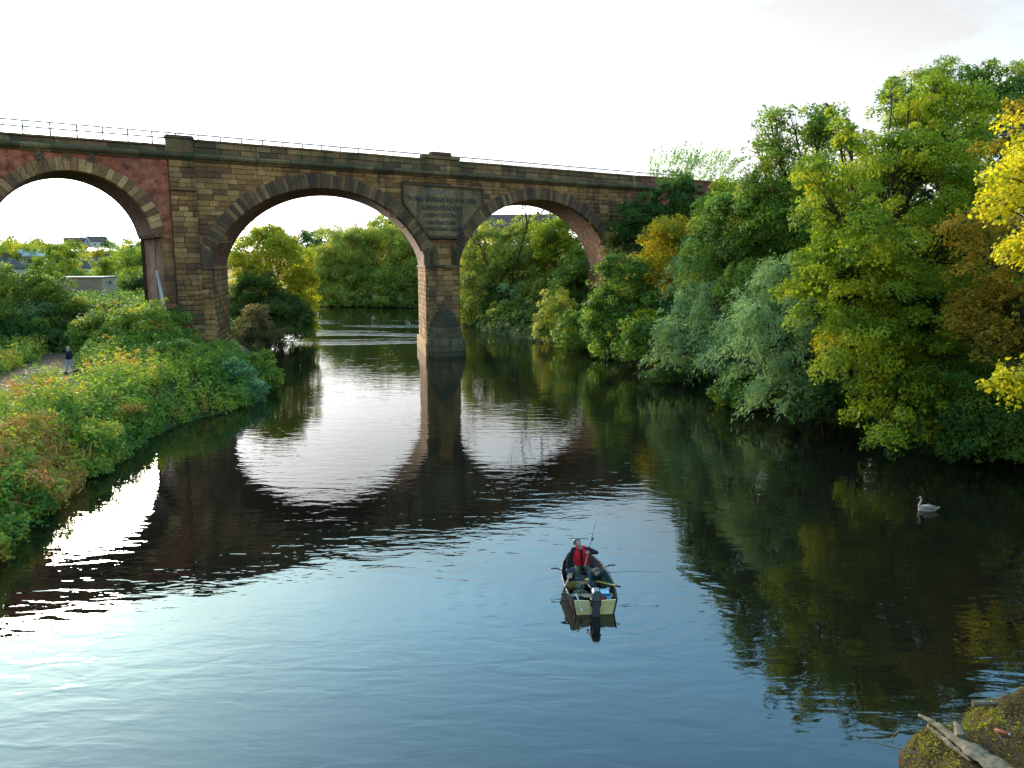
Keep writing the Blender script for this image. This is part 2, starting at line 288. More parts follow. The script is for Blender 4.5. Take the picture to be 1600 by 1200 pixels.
def plant(name, label, cat, lobes, mat, base=None, trunk=.22, group=None, crown='crown', stem='trunk', limbs=True, clear=None, boost=1, **kw):
    """one tree or shrub: trunk with limbs to each lobe and twigs to the clumps, crown of leaves"""
    C = [np.array(c) for c, r in lobes]
    if base is None:
        m = np.mean(C, 0); base = (m[0], m[1], ground(m[0], m[1])-.2)
    base = np.array(base, float)
    V, F, t, Pc, Li = foliage_np(lobes, **kw)
    lo = V[:, 2] > (np.array([.06]) if clear is None else clear); ok = lo.reshape(len(F), -1).all(1)
    F = F[ok]; used = np.unique(F); re = np.full(len(V), -1); re[used] = np.arange(len(used)); V = V[used]; t = t[used]; F = re[F]
    root = empty(name, tuple(base)); tag(root, label, cat, group)
    me = mesh_np(crown, V-base, F, tint=t); link(crown, me, LM[mat], root)
    mb = MB(); top = np.mean(C, 0); H = max(.5, top[2]-base[2])
    fork = base+(top-base)*np.array([.35, .35, .45]); r0 = trunk
    b0 = Vector(base-base); fk = Vector(fork-base)
    mid = b0.lerp(fk, .5)+Vector((rng.normal()*.04*H, rng.normal()*.04*H, 0))
    mb.tube([b0-Vector((0, 0, .3)), b0, mid, fk], [r0*1.35, r0*1.1, r0*.9, r0*.75], 7)
    for i, c in enumerate(C):
        e = Vector(c-base); s = fk if e.z > fk.z*.6 else mid
        q = s.lerp(e, .5)+Vector((rng.normal()*.3, rng.normal()*.3, rng.uniform(0, .08)*H))
        lr = r0*min(1, min(lobes[i][1])/1.6)*boost; mb.tube([s, q, e], [lr*.55, lr*.4, lr*.16], 5, False)
        if limbs:
            ks = np.nonzero(Li == i)[0]; ks = rng.permutation(ks)[:26]
            for k in ks:
                p = Vector(Pc[k]-base); st = q.lerp(e, rng.uniform(.1, 1)); md = st.lerp(p, .55)+Vector((0, 0, .06*(p-st).length))
                mb.tube([st, md, p], [r0*.17, r0*.11, r0*.04], 3, False)
    mb.build(stem, M_bark, root, smooth=True); return root
def PL(px, py, y, rx, rz, ry=None):      # crown lobe seen at a photo position, at its own distance
    s = y/FPX*1.02; c = at(px, py, y); return (tuple(c), (rx*s, (ry if ry is not None else (rx+rz)/2)*s, rz*s))

# ------------------------------------------------------------------ terrain and river
LEFT = [(-13, -80), (-13.5, 8), (-15.2, 20), (-17.2, 27), (-18.3, 31), (-18.6, 36), (-19.6, 41), (-19.2, 46), (-17.4, 50), (-17.6, 55), (-19.5, 61), (-23, 72), (-27, 85), (-31.5, 117), (-35, 135), (-40, 147), (-62, 158), (-110, 166), (-260, 170)]
RIGHT = [(7.2, -80), (7.2, 8), (7.2, 12.2), (7.65, 14.0), (9.0, 14.25), (9.5, 15.0), (10.8, 15.5), (15.5, 16), (21, 19), (25.5, 26), (26, 32), (22.5, 39), (18.5, 46), (16, 60), (12, 75), (9, 85), (-3, 104), (-11, 130), (-16, 156), (-40, 172), (-110, 190), (-260, 196)]
RIV = np.array(LEFT+RIGHT[::-1], float)
def sdist(P):                            # signed distance to the river, negative over water
    P = np.asarray(P, float); d2 = np.full(len(P), 1e9); ins = np.zeros(len(P), bool)
    for i in range(len(RIV)):
        a = RIV[i]; b = RIV[(i+1) % len(RIV)]; e = b-a; t = np.clip(((P-a)@e)/(e@e), 0, 1); q = P-(a+t[:, None]*e); d2 = np.minimum(d2, (q**2).sum(1))
        c = (a[1] > P[:, 1]) != (b[1] > P[:, 1]); xi = a[0]+(P[:, 1]-a[1])/(b[1]-a[1]+1e-9)*(b[0]-a[0]); ins ^= c & (P[:, 0] < xi)
    return np.where(ins, -1, 1)*np.sqrt(d2)
def sm(x): x = np.clip(x, 0, 1); return x*x*(3-2*x)
LP = np.array(LEFT)
def vnoise(x, y, s, seed=0):
    return (np.sin(x/s*1.3+seed)+np.sin(y/s*1.7+seed*2.1)+np.sin((x+y)/s*.9+seed*.7)+np.sin((x-y)/s*1.1-seed))*.25
def height(P):
    P = np.asarray(P, float); x, y = P[:, 0], P[:, 1]; d = sdist(P)
    midx = np.interp(y, [-80, 12, 30, 60, 85, 120, 160, 175], [-3, -3, 0, -2, -8, -20, -30, -200]); left = x < midx
    far = np.hypot(x, y)
    hl = 1.9*sm(d/2.6)+2.7*sm((y-67)/8)*sm((d-4)/5)*(1-.35*sm((y-85)/20))+15*sm((far-260)/330)*sm((-x+60)/120)+vnoise(x, y, 60, 3)*3*sm((far-220)/200)
    hr = 1.3*sm(d/2)+np.clip((d-1.5)*.42, 0, 8.5)*sm((y-17)/8)+6*sm((far-200)/300)
    hl = np.where(y > 165, np.minimum(hl, 1.9+vnoise(x, y, 25, 1)*.5)+14*sm((far-330)/300), hl)
    h = np.where(left | (y > 168), hl, hr); h = np.where((~left) & (y < 18), np.minimum(h, .45), h)
    h = h+vnoise(x, y, 3.1, 2)*.12*sm(d/3)
    return np.where(d < 0, -.25-1.4*sm(-d/3), h)
def ground(x, y): return float(height([(x, y)])[0])
def axis(a, b, step, lo, hi, g=1.16):
    c = list(np.arange(a, b+1e-6, step)); s = step
    while c[-1] < hi: s *= g; c.append(c[-1]+s)
    s = step
    while c[0] > lo: s *= g; c.insert(0, c[0]-s)
    return np.array(c)
X = axis(-62, 44, 1.3, -900, 900); Y = axis(-8, 180, 1.3, -90, 1500); gx, gy = np.meshgrid(X, Y)
PG = np.stack([gx.ravel(), gy.ravel()], 1); Z = height(PG)
nx, ny = len(X), len(Y); ii = (np.arange(ny-1)[:, None]*nx+np.arange(nx-1)[None]).ravel()
m, nd, lk, out = new_mat('soil_and_turf')
g = nd.new('ShaderNodeNewGeometry'); b = nd.new('ShaderNodeBsdfPrincipled'); b.inputs['Roughness'].default_value = .95; b.inputs['Specular IOR Level'].default_value = .05
n1 = noise(nd, lk, g.outputs['Position'], .05, 6); n2 = noise(nd, lk, g.outputs['Position'], 1.4, 6)
r1 = ramp(nd, [(.35, (.025, .035, .012)), (.55, (.05, .07, .018)), (.7, (.11, .10, .03))]); r2 = ramp(nd, [(.3, (.5, .5, .5)), (.7, (1.2, 1.2, 1.2))]); lk.new(n1.outputs[0], r1.inputs[0]); lk.new(n2.outputs[0], r2.inputs[0])
lk.new(mixc(nd, lk, 1.0, r1.outputs[0], r2.outputs[0], 'MULTIPLY'), b.inputs['Base Color']); lk.new(b.outputs[0], out.inputs[0])
tag(link('ground', mesh_np('ground', np.column_stack([PG, Z]), np.stack([ii, ii+1, ii+nx+1, ii+nx], 1), True), m), kind='structure')
# water
m, nd, lk, out = new_mat('river_water')
b = nd.new('ShaderNodeBsdfPrincipled'); b.inputs['Base Color'].default_value = (.007, .0065, .004, 1); b.inputs['Roughness'].default_value = .015; b.inputs['IOR'].default_value = 1.58
g = nd.new('ShaderNodeNewGeometry')
def wavy(scale, sx, sy, rot, detail, dist=0):
    mpn = nd.new('ShaderNodeMapping'); mpn.inputs['Rotation'].default_value = (0, 0, rot); mpn.inputs['Scale'].default_value = (sx, sy, 1); lk.new(g.outputs['Position'], mpn.inputs[0])
    n = noise(nd, lk, mpn.outputs[0], scale, detail, .5); n.inputs['Distortion'].default_value = dist; return n.outputs[0]
wA = wavy(1.0, .7, 1.9, R(10), 2, .5); wB = wavy(3.2, .6, 1.5, R(-10), 2, .4); wC = wavy(.10, 1, 1.5, 0, 3)
patch = ramp(nd, [(.38, (.35, .35, .35)), (.62, (1, 1, 1))]); lk.new(wC, patch.inputs[0])
def mth(op, a, bb):
    n = nd.new('ShaderNodeMath'); n.operation = op
    for s, v in ((n.inputs[0], a), (n.inputs[1], bb)):
        if hasattr(v, 'is_linked'): lk.new(v, s)
        else: s.default_value = v
    return n.outputs[0]
spp = nd.new('ShaderNodeSeparateXYZ'); lk.new(g.outputs['Position'], spp.inputs[0])
def mrange(v, a, bb, lo, hi):
    n = nd.new('ShaderNodeMapRange'); n.interpolation_type = 'SMOOTHSTEP'
    lk.new(v, n.inputs[0]); n.inputs[1].default_value = a; n.inputs[2].default_value = bb; n.inputs[3].default_value = lo; n.inputs[4].default_value = hi; return n.outputs[0]
wD = wavy(1.6, .5, 1.2, R(6), 3, .3); wE = wavy(.09, .5, 1.9, R(4), 3)
ruf = mth('MULTIPLY', mth('MULTIPLY', mrange(spp.outputs[1], 84, 94, 0, 1), mrange(spp.outputs[1], 122, 136, 1, 0)), mrange(wE, .44, .58, 0, 1))
dx = mth('SUBTRACT', spp.outputs[0], 2.2); dy = mth('SUBTRACT', spp.outputs[1], 21.3); rr = mth('SQRT', mth('ADD', mth('MULTIPLY', dx, dx), mth('MULTIPLY', dy, dy)), 0)
ring_ = mth('MULTIPLY', mth('SINE', mth('ADD', mth('MULTIPLY', rr, 8.5), mth('MULTIPLY', wA, 9.0)), 0), mrange(rr, 1.2, 6.5, .012, 0))
hgt = mth('ADD', mth('ADD', ring_, mth('MULTIPLY', mth('MULTIPLY', wD, ruf), .8)), mth('MULTIPLY', mth('ADD', mth('MULTIPLY', wA, .10), mth('MULTIPLY', wB, .020)), patch.outputs[0]))
bp = nd.new('ShaderNodeBump'); bp.inputs['Strength'].default_value = 1; bp.inputs['Distance'].default_value = .15; lk.new(hgt, bp.inputs['Height']); lk.new(bp.outputs[0], b.inputs['Normal'])
lk.new(b.outputs[0], out.inputs[0])
tag(MB().add([(-300, -85, 0), (40, -85, 0), (40, 205, 0), (-300, 205, 0)], [(0, 1, 2, 3)]).build('river_water', m), kind='structure')
# riverside path
pth = [(-27.5, 36), (-29.8, 44), (-31.6, 51), (-33.2, 57.5), (-36, 65), (-38.5, 71)]
pp = [Vector((*q, 0)) for q in pth]; fine = []
for i in range(len(pp)-1):
    for k in range(8): fine.append(pp[i].lerp(pp[i+1], k/8))
V = []
for i, q in enumerate(fine):
    d = (fine[min(i+1, len(fine)-1)]-fine[max(0, i-1)]).normalized(); s = Vector((d.y, -d.x, 0))
    for k in range(5):
        w = q+s*(k/4-.5)*(4.2+.5*math.sin(i*.9+k)); V.append((w.x, w.y, ground(w.x, w.y)+.07+.03*(1-abs(k-2)/2)))
F = [(i*5+k, i*5+k+1, i*5+k+6, i*5+k+5) for i in range(len(fine)-1) for k in range(4)]
tag(link('path', mesh_np('path', V, F, True), plain('trodden_earth', (.10, .055, .026), .95, .45, 1.3, bump=.3)), kind='structure')

# ------------------------------------------------------------------ the viaduct
TH, DW, WID = .97, 69.569, 8.0
uvec = Vector((math.sin(TH), math.cos(TH), 0)); nvec = Vector((-math.cos(TH), math.sin(TH), 0))
via = empty('railway_viaduct', tuple(nvec*DW), math.pi/2-TH)
tag(via, 'long stone and red brick railway viaduct of tall arches striding across the river', 'viaduct')
SK = .41                                 # skew of the two river arches
ZS, ZC, HALF = 8.94, 15.85, 10.17
def river_arc(dx):                       # height of the intrados at dx from the crown
    a = ZS+(ZC-ZS)*math.sqrt(max(0, 1-(dx/HALF)**2)); c = ZC-10.91+math.sqrt(max(0, 10.91**2-dx*dx)); return .5*(a+c)
def arc_river(c, n=56):
    pts = []
    for i in range(n+1):
        a = math.pi*(1-i/n); dx = HALF*math.cos(a); pts.append((c+dx, river_arc(dx)))
    pts[0] = (c-HALF, ZS); pts[-1] = (c+HALF, ZS); return pts
def arc_brick(c, n=40, r=5.6, z0=10.58, zs=11.5):
    a0 = math.asin((zs-z0)/r); return [(c+r*math.cos(a), z0+r*math.sin(a)) for a in np.linspace(math.pi-a0, a0, n+1)]
C1, C2 = 27.28, 51.4; B0, B1, B2, B3 = -6.65, 7.15, 72.6, 86.4
ZT = 17.7
def wall_strip(mb, pts, y, z1, skew=0, flip=False):
    for (a, za), (c, zc) in zip(pts[:-1], pts[1:]):
        if c-a < 1e-4: continue
        o = skew*y; v = [(a+o, y, za), (c+o, y, zc), (c+o, y, z1), (a+o, y, z1)]
        mb.add(v, [(0, 1, 2, 3) if not flip else (3, 2, 1, 0)])
def soffit(name, pts, mat, skew, y0=.05, y1=WID, rows=6):
    V = []; UV = []; F = []; L = 0; m = len(pts)
    for i, (s, z) in enumerate(pts):
        if i: L += math.hypot(s-pts[i-1][0], z-pts[i-1][1])
        for k in range(rows+1):
            y = y0+(y1-y0)*k/rows; V.append((s+skew*y, y, z)); UV.append((y*1.08, L))
    for i in range(m-1):
        for k in range(rows): a = i*(rows+1)+k; F.append((a, a+rows+1, a+rows+2, a+1))
    return link(name, mesh_np(name, V, F, True, uv=UV), mat, via)
J1, J2, J3, J4 = C1-HALF, C1+HALF, C2-HALF, C2+HALF
# wall cores: front and back skins that the face stones sit in
mb = MB()
wall_strip(mb, [(14.0, -2), (J1, -2)]+arc_river(C1)+[(J2, -2), (J3, -2)]+arc_river(C2)+[(J4, -2), (66.2, -2)], .06, ZT)
mb.build('stone_wall', M_core, via); mb = MB()
wall_strip(mb, [(J1, -2)]+arc_river(C1)+[(J2, -2), (J3, -2)]+arc_river(C2)+[(J4, -2), (66.2, -2)], WID, ZT, SK, True)
mb.add([(13, WID, -2), (13, WID, ZT), (J1+SK*WID, WID, ZT), (J1+SK*WID, WID, -2)], [(0, 1, 2, 3)])
mb.build('stone_wall', M_core, via)
mb = MB()
lft = [(-16, -2), (B0-6.05, -2), (B0-6.05, 11.5)]+arc_brick(B0)+[(B0+6.05, 11.5), (B0+6.05, -2), (B1-6.05, -2), (B1-6.05, 11.5)]+arc_brick(B1)+[(B1+6.05, 11.5), (B1+6.05, -2), (14.05, -2)]
rgt = [(66.2, -2), (B2-6.05, -2), (B2-6.05, 11.5)]+arc_brick(B2)+[(B2+6.05, 11.5), (B2+6.05, -2), (B3-6.05, -2), (B3-6.05, 11.5)]+arc_brick(B3)+[(B3+6.05, 11.5), (B3+6.05, -2), (96, -2)]
for pl in (lft, rgt):
    mb = MB(); wall_strip(mb, pl, .02, ZT); mb.build('brick_wall', M_brick, via)
    mb = MB(); wall_strip(mb, pl, 7.4, ZT, 0, True); mb.build('brick_wall', M_brick, via)
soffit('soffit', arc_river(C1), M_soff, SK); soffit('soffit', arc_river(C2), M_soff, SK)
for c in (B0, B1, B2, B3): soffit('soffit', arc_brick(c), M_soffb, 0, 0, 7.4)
mb = MB()
for c in (B0, B1, B2, B3):
    for s in (-1, 1):
        x = c+s*6.05
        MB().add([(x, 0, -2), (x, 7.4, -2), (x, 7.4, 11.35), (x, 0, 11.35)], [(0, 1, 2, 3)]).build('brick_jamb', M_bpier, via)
mb = MB()                                # deck and imposts
mb.box((40, 3.9, ZT-.15), (112, 7.7, .3)); mb.build('deck', M_core, via)
for c in (B0, B1, B2, B3):
    for s in (-1, 1): MB().box((c+s*6.05-s*.14, 3.7, 11.42), (.62, 7.7, .26)).build('impost', M_dark, via, bevel=.03)

# unit face stone with a worked edge: x,z in -.5...5, front y=0, back y=1
def unit_stone(seed):
    r = random.Random(seed); ix, iz = .018, .055; j = lambda: r.uniform(-.012, .012)
    fr = [(-.5+ix+j(), j()*2, -.5+iz+j()*2), (.5-ix+j(), j()*2, -.5+iz+j()*2), (.5-ix+j(), j()*2, .5-iz+j()*2), (-.5+ix+j(), j()*2, .5-iz+j()*2)]
    mid = [(-.5, .16, -.5), (.5, .16, -.5), (.5, .16, .5), (-.5, .16, .5)]; bk = [(a, 1, c) for a, _, c in mid]
    v = fr+mid+bk; f = [(0, 1, 2, 3)]
    for i in range(4): k = (i+1) % 4; f += [(i+4, k+4, k, i), (i+8, k+8, k+4, i+4)]
    return v, f
STV = [unit_stone(i) for i in range(5)]
def stone_mesh(name, mat):
    o = []
    for v, f in STV:
        me = bpy.data.meshes.new(name); me.from_pydata(v, [], f); me.materials.append(mat); o.append(me)
    return o
ME_ST = stone_mesh('stone', M_stone); ME_VO = stone_mesh('voussoir', M_vous); ME_VOB = stone_mesh('voussoir', M_vous_b); ME_PA = stone_mesh('parapet_stone', M_par); ME_CO = stone_mesh('coping_stone', M_par)
def put(name, meshes, x, y, z, sx, sy, sz, ry=0, parent=via):
    o = bpy.data.objects.new(name, random.choice(meshes)); COL.objects.link(o); o.parent = parent
    o.location = (x, y, z); o.scale = (sx, sy, sz); o.rotation_euler = (0, ry, 0); return o
def intr(s):                             # underside of the openings at s, or None over a pier
    for c in (C1, C2):
        if abs(s-c) < HALF: return river_arc(s-c)
    return None
TAB = [(34.95, 16.75), (43.95, 16.6), (43.95, 15.1), (40.85, 11.75), (37.8, 11.75), (34.95, 15.05)]
def in_tab(s, z):
    ins = False; n = len(TAB)
    for i in range(n):
        a = TAB[i]; c = TAB[(i+1) % n]
        if (a[1] > z) != (c[1] > z) and s < a[0]+(z-a[1])/(c[1]-a[1])*(c[0]-a[0]): ins = not ins
    return ins
stones = []                              # (x, y, z, length, depth, height)
def courses(s0, s1, z0, z1, y, hmin=.36, hmax=.5, lmin=.6, lmax=1.5, proud=.0, arch=True):
    z = z0
    while z < z1-.1:
        h = min(random.uniform(hmin, hmax), z1-z)
        if z1-z-h < .18: h = z1-z
        s = s0
        while s < s1-.02:
            l = random.uniform(lmin, lmax)
            if s1-s-l < .35: l = s1-s
            a, c, zb, zt = s, s+l, z, z+h; s = c
            if arch:
                zi = [intr(a+(c-a)*k/6) for k in range(7)]
                if any(v is not None for v in zi):
                    lim = [(v+.45 if v is not None else -9) for v in zi]
                    if min(lim) > zt and all(v is not None for v in zi): continue
                    ok = [k for k in range(7) if lim[k] <= zb+.02]
                    if len(ok) >= 2: a, c = a+(c-a)*ok[0]/6, a+(c-a)*ok[-1]/6
                    else: zb = max(zb, min(lim))
                    if zt-zb < .1 or c-a < .12: continue
                if in_tab((a+c)/2, (zb+zt)/2) or in_tab(a+.1, (zb+zt)/2) or in_tab(c-.1, (zb+zt)/2): continue
            stones.append((( a+c)/2, y+random.uniform(-.025, .02), (zb+zt)/2, c-a-.018, .28, zt-zb-.018))
        z += h
courses(14.12, 16.1, -.4, 15.05, -.32, .36, .46, .5, 1.1, arch=False)       # pilaster
courses(14.12, 16.1, 15.28, 17.45, -.22, .36, .46, .5, 1.1, arch=False)
courses(13.2, 14.12, -.4, 11.3, 0, .5, .7, .9, 1.0, arch=False)
courses(16.1, J1, -.4, 8.72, 0, .36, .5, .5, 1.1, arch=False)
courses(16.1, 34.95, 8.95, 17.45, 0); courses(34.95, 43.95, 16.9, 17.45, 0, .25, .3); courses(34.95, 43.95, 11.8, 16.9, 0); courses(43.95, 61.0, 10.5, 17.45, 0)
courses(61.0, 66.2, 5, 17.45, 0)
courses(J2, J3, 1.6, 8.7, 0, .42, .55, .7, 1.3, arch=False)
courses(J2+.25, J3-.25, 8.98, 11.5, .02, .5, .7, .8, 1.4, arch=False)
stones.sort(key=lambda q: -(q[3]*q[5])/(70+q[0]*.5)**2)
for q in stones[:300]: put('stone', ME_ST, *q)
def joined(name, lst, mat):              # the smaller stones joined into one part, each still its own block
    V = []; F = []; T = []
    for i, (x, y, z, sx, sy, sz, M) in enumerate(lst):
        v, f = STV[i % 5]; bse = len(V); t = random.random()
        for p in v:
            q = Vector((p[0]*sx, p[1]*sy, p[2]*sz)); q = (M @ q) if M is not None else q
            V.append((q.x+x, q.y+y, q.z+z)); T.append(t)
        F += [tuple(k+bse for k in w) for w in f]
    o = link(name, mesh_np(name, V, F, tint=T), mat, via); o['kind'] = 'stuff'; return o
small = [(*q, None) for q in stones[300:]]
# jamb stones on the sides of the river piers
def jamb(s, z0, z1, side):
    ang = math.atan2(1, SK)              # the jamb runs along the skew
    z = z0; Lw = WID*math.hypot(1, SK)
    while z < z1-.1:
        h = min(random.uniform(.4, .55), z1-z); w = random.uniform(0, .5)-.5
        while w < Lw-.05:
            l = random.uniform(.7, 1.4); a, c = max(w, 0), min(w+l, Lw); w += l
            if c-a < .15: continue
            m0 = (a+c)/2; y = m0/math.hypot(1, SK)
            rot = Matrix.Rotation(ang if side > 0 else ang+math.pi, 4, 'Z')
            small.append((s+SK*y+side*.03, y+.02, z+h/2, c-a-.02, .2, h-.02, rot))
        z += h
jamb(J1, -.4, 8.72, 1); jamb(J2, -.3, 8.72, -1); jamb(J3, -.3, 8.72, 1); jamb(J4, 0, 8.72, -1)
joined('small_stones', small, M_stone_t)
# rings of voussoirs
def ring(pts, meshes, thick, wid, zmin, depth=.5, y=-.07):
    P = [Vector((a, 0, c)) for a, c in pts]; L = [0]
    for a, c in zip(P[:-1], P[1:]): L.append(L[-1]+(c-a).length)
    n = int(L[-1]/wid)
    for i in range(n):
        t = (i+.5)*L[-1]/n; k = max(j for j in range(len(L)-1) if L[j] <= t); d = (P[k+1]-P[k]).normalized(); q = P[k]+d*(t-L[k])
        if q.z < zmin: continue
        no = Vector((-d.z, 0, d.x)); th = thick*random.uniform(.93, 1.07); ce = q+no*(th/2-.01)
        put('voussoir', meshes, ce.x, y+random.uniform(-.03, .02), ce.z, L[-1]/n*1.06-.02, depth, th, math.atan2(-d.z, d.x))
ring(arc_river(C1, 160), ME_VO, 1.28, .365, 10.2); ring(arc_river(C2, 160), ME_VO, 1.28, .365, 10.2)
ring(arc_brick(B1, 120), ME_VOB, .98, .46, 11.5); ring(arc_brick(B0, 60), ME_VOB, .98, .46, 11.5)
# skewback corbels, imposts, ledges
for s, sg in ((J1, -1), (J2, 1), (J3, -1), (J4, 1)):
    poly = [(s, 8.97), (s+sg*.95, 8.97), (s+sg*1.0, 10.9), (s+sg*.02, 10.1)]
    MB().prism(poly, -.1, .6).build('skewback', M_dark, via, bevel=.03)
def impost(s, sg, length):
    y1 = WID; v = []
    mb = MB(); a = s-sg*.16; c = s+sg*length
    for z0, z1, e in ((8.72, 8.96, 0),):
        q = [(a-0, -.13), (c, -.13), (c, .02), (a+sg*.14, .02), (a+SK*y1+sg*.0, y1), (a+SK*y1-sg*.02, y1)]
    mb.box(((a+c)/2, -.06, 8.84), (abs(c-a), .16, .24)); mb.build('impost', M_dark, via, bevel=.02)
    mb = MB(); o = sg*.3
    mb.add([(a, .022, 8.72), (a+o, .022, 8.72), (a+SK*y1+o, y1, 8.72), (a+SK*y1, y1, 8.72), (a, .022, 8.955), (a+o, .022, 8.955), (a+SK*y1+o, y1, 8.955), (a+SK*y1, y1, 8.955)],
           [(3, 2, 1, 0), (4, 5, 6, 7), (0, 1, 5, 4), (1, 2, 6, 5), (2, 3, 7, 6), (3, 0, 4, 7)]); mb.build('impost', M_stone, via)
impost(J1, -1, 1.0); impost(J2, 1, 1.85); impost(J3, -1, 1.82); impost(J4, 1, 3)
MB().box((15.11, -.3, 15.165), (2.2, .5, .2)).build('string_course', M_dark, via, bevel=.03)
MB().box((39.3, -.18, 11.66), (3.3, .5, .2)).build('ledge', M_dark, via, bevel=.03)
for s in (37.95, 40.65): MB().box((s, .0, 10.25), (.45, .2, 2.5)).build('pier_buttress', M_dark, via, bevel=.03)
for x, z in ((5.15, 16.95), (7.0, 17.0), (8.6, 17.0)): MB().box((x, .0, z+.18), (.62, .14, .62)).box((x, -.05, z+.2), (.2, .16, .62)).box((x, -.05, z+.2), (.62, .16, .18)).build('tie_plate', M_dark, via)
# memorial tablet with its mouldings and lettering
tb = MB().prism(TAB[::-1], -.05, .1).build('tablet', M_tab, via)
for i in range(6):
    a = Vector((TAB[i][0], 0, TAB[i][1])); c = Vector((TAB[(i+1) % 6][0], 0, TAB[(i+1) % 6][1])); d = c-a
    MB().box((a+c)/2+Vector((0, -.1, 0)), (d.length+.12, .22, .2), M=Matrix.Rotation(math.atan2(-d.z, d.x), 4, 'Y')).build('moulding', M_dark, tb)
M_ins = plain('cut_lettering', (.045, .042, .035), .9, .3, 3); M_inl = plain('limed_lettering', (.17, .145, .105), .9, .4, 3)
def lettering(txt, s, z, size, width, mat):
    cu = bpy.data.curves.new('lettering', 'FONT'); cu.body = txt; cu.size = size; cu.extrude = .012; cu.align_x = 'CENTER'; cu.offset = .012
    o = bpy.data.objects.new('lettering_curve', cu); COL.objects.link(o); dg = bpy.context.evaluated_depsgraph_get(); me = bpy.data.meshes.new_from_object(o.evaluated_get(dg))
    bpy.data.objects.remove(o); me.materials.clear(); w = max(v.co.x for v in me.vertices)-min(v.co.x for v in me.vertices)
    for v in me.vertices: x, y, zz = v.co; v.co = (x*width/w, -zz, y)
    q = link('lettering', me, mat, tb); q.location = (s, -.062, z)
for t, s, z, sz, w, mt in (('ENGINEERS', 38.95, 15.82, .74, 3.5, M_inl), ('THOMAS GRAINGER & JOHN BOURNE', 39.35, 15.12, .66, 7.9, M_ins), ('SUPERINTENDENT', 39.3, 14.3, .66, 4.7, M_ins), ('JOSEPH DIXON', 39.0, 13.65, .60, 3.7, M_ins), ('CONTRACTORS', 39.1, 12.95, .5, 3.5, M_ins), ('TROWSDALE JACKSON & GARBUTT', 39.3, 12.35, .46, 4.0, M_ins)):
    lettering(t, s, z, sz, w, mt)
# cornice, parapet, caps
prof = [(.2, 17.46), (-.14, 17.48), (-.2, 17.6), (-.34, 17.66), (-.44, 17.78), (-.46, 17.9), (-.40, 18.02), (-.28, 18.08), (.2, 18.1)]
def cornice_mesh(l):
    mb = MB(); n = len(prof); mb.add([(-l/2, y, z) for y, z in prof]+[(l/2, y, z) for y, z in prof], [tuple(range(n)), tuple(range(2*n-1, n-1, -1))]+[(i, i+n, (i+1) % n+n, (i+1) % n) for i in range(n)])
    o = mb.build('cornice_stone', M_corn, via); me = o.data; bpy.data.objects.remove(o); return me
CM = [cornice_mesh(2.0) for _ in range(1)]
s = -15.0
while s < 95:
    o = link('cornice_stone', CM[0], None, via); o.location = (s, random.uniform(-.03, .02), random.uniform(-.015, .015)); o.scale = (.985, 1, 1); s += 2.0
back_c = MB().box((40, WID-.1, 17.8), (112, .5, .5)).build('back_cornice', M_corn, via)
def parapet(s0, s1, z0, z1, rows, y=-.08):
    h = (z1-z0)/rows
    for r in range(rows):
        s = s0
        while s < s1-.02:
            l = random.uniform(1.2, 2.2)
            if s1-s-l < .6: l = s1-s
            put('parapet_stone', ME_PA, s+l/2, y+random.uniform(-.015, .015), z0+h*(r+.5), l-.02, .5, h-.015); s += l
def coping(s0, s1, z, y=-.16):
    s = s0
    while s < s1-.02:
        l = random.uniform(1.3, 2.1)
        if s1-s-l < .6: l = s1-s
        put('coping_stone', ME_CO, s+l/2, y+random.uniform(-.015, .015), z+random.uniform(-.01, .012), l-.025, .62, .17); s += l
parapet(16.1, 37.0, 18.1, 19.05, 2); parapet(41.4, 66.2, 18.1, 19.05, 2); coping(16.1, 37.0, 19.13); coping(41.4, 66.2, 19.13)
parapet(37.0, 41.4, 18.1, 19.2, 2, -.14)
parapet(-15, 14.0, 18.1, 18.48, 1, -.02); coping(-15, 14.0, 18.57, -.12)
M_bpar = brick_mat('dark_brick', (.26, .09, .055), (.17, .06, .04), (.2, .14, .1))
MB().box((81, .2, 18.6), (29.6, .45, 1.0)).build('brick_parapet', M_bpar, via); coping(66.2, 95.8, 19.18)
MB().box((40, WID-.4, 18.5), (112, .4, 1.0)).build('back_parapet', M_par, via)
MB().box((15.05, .1, 18.6), (2.0, .7, 1.06)).build('pedestal', M_par, via, bevel=.04); MB().box((15.05, .1, 19.28), (2.25, .9, .3), taper=.94).build('pedestal_cap', M_par, via, bevel=.06)
MB().box((39.2, .1, 19.38), (4.2, .7, .34)).build('pedestal', M_par, via, bevel=.04); MB().box((39.2, .1, 19.72), (2.25, .8, .34), taper=.95).build('pedestal_cap', M_vous, via, bevel=.06)
MB().box((64.6, -.1, 18.6), (.35, .5, 1.1)).build('parapet_pier', M_par, via)
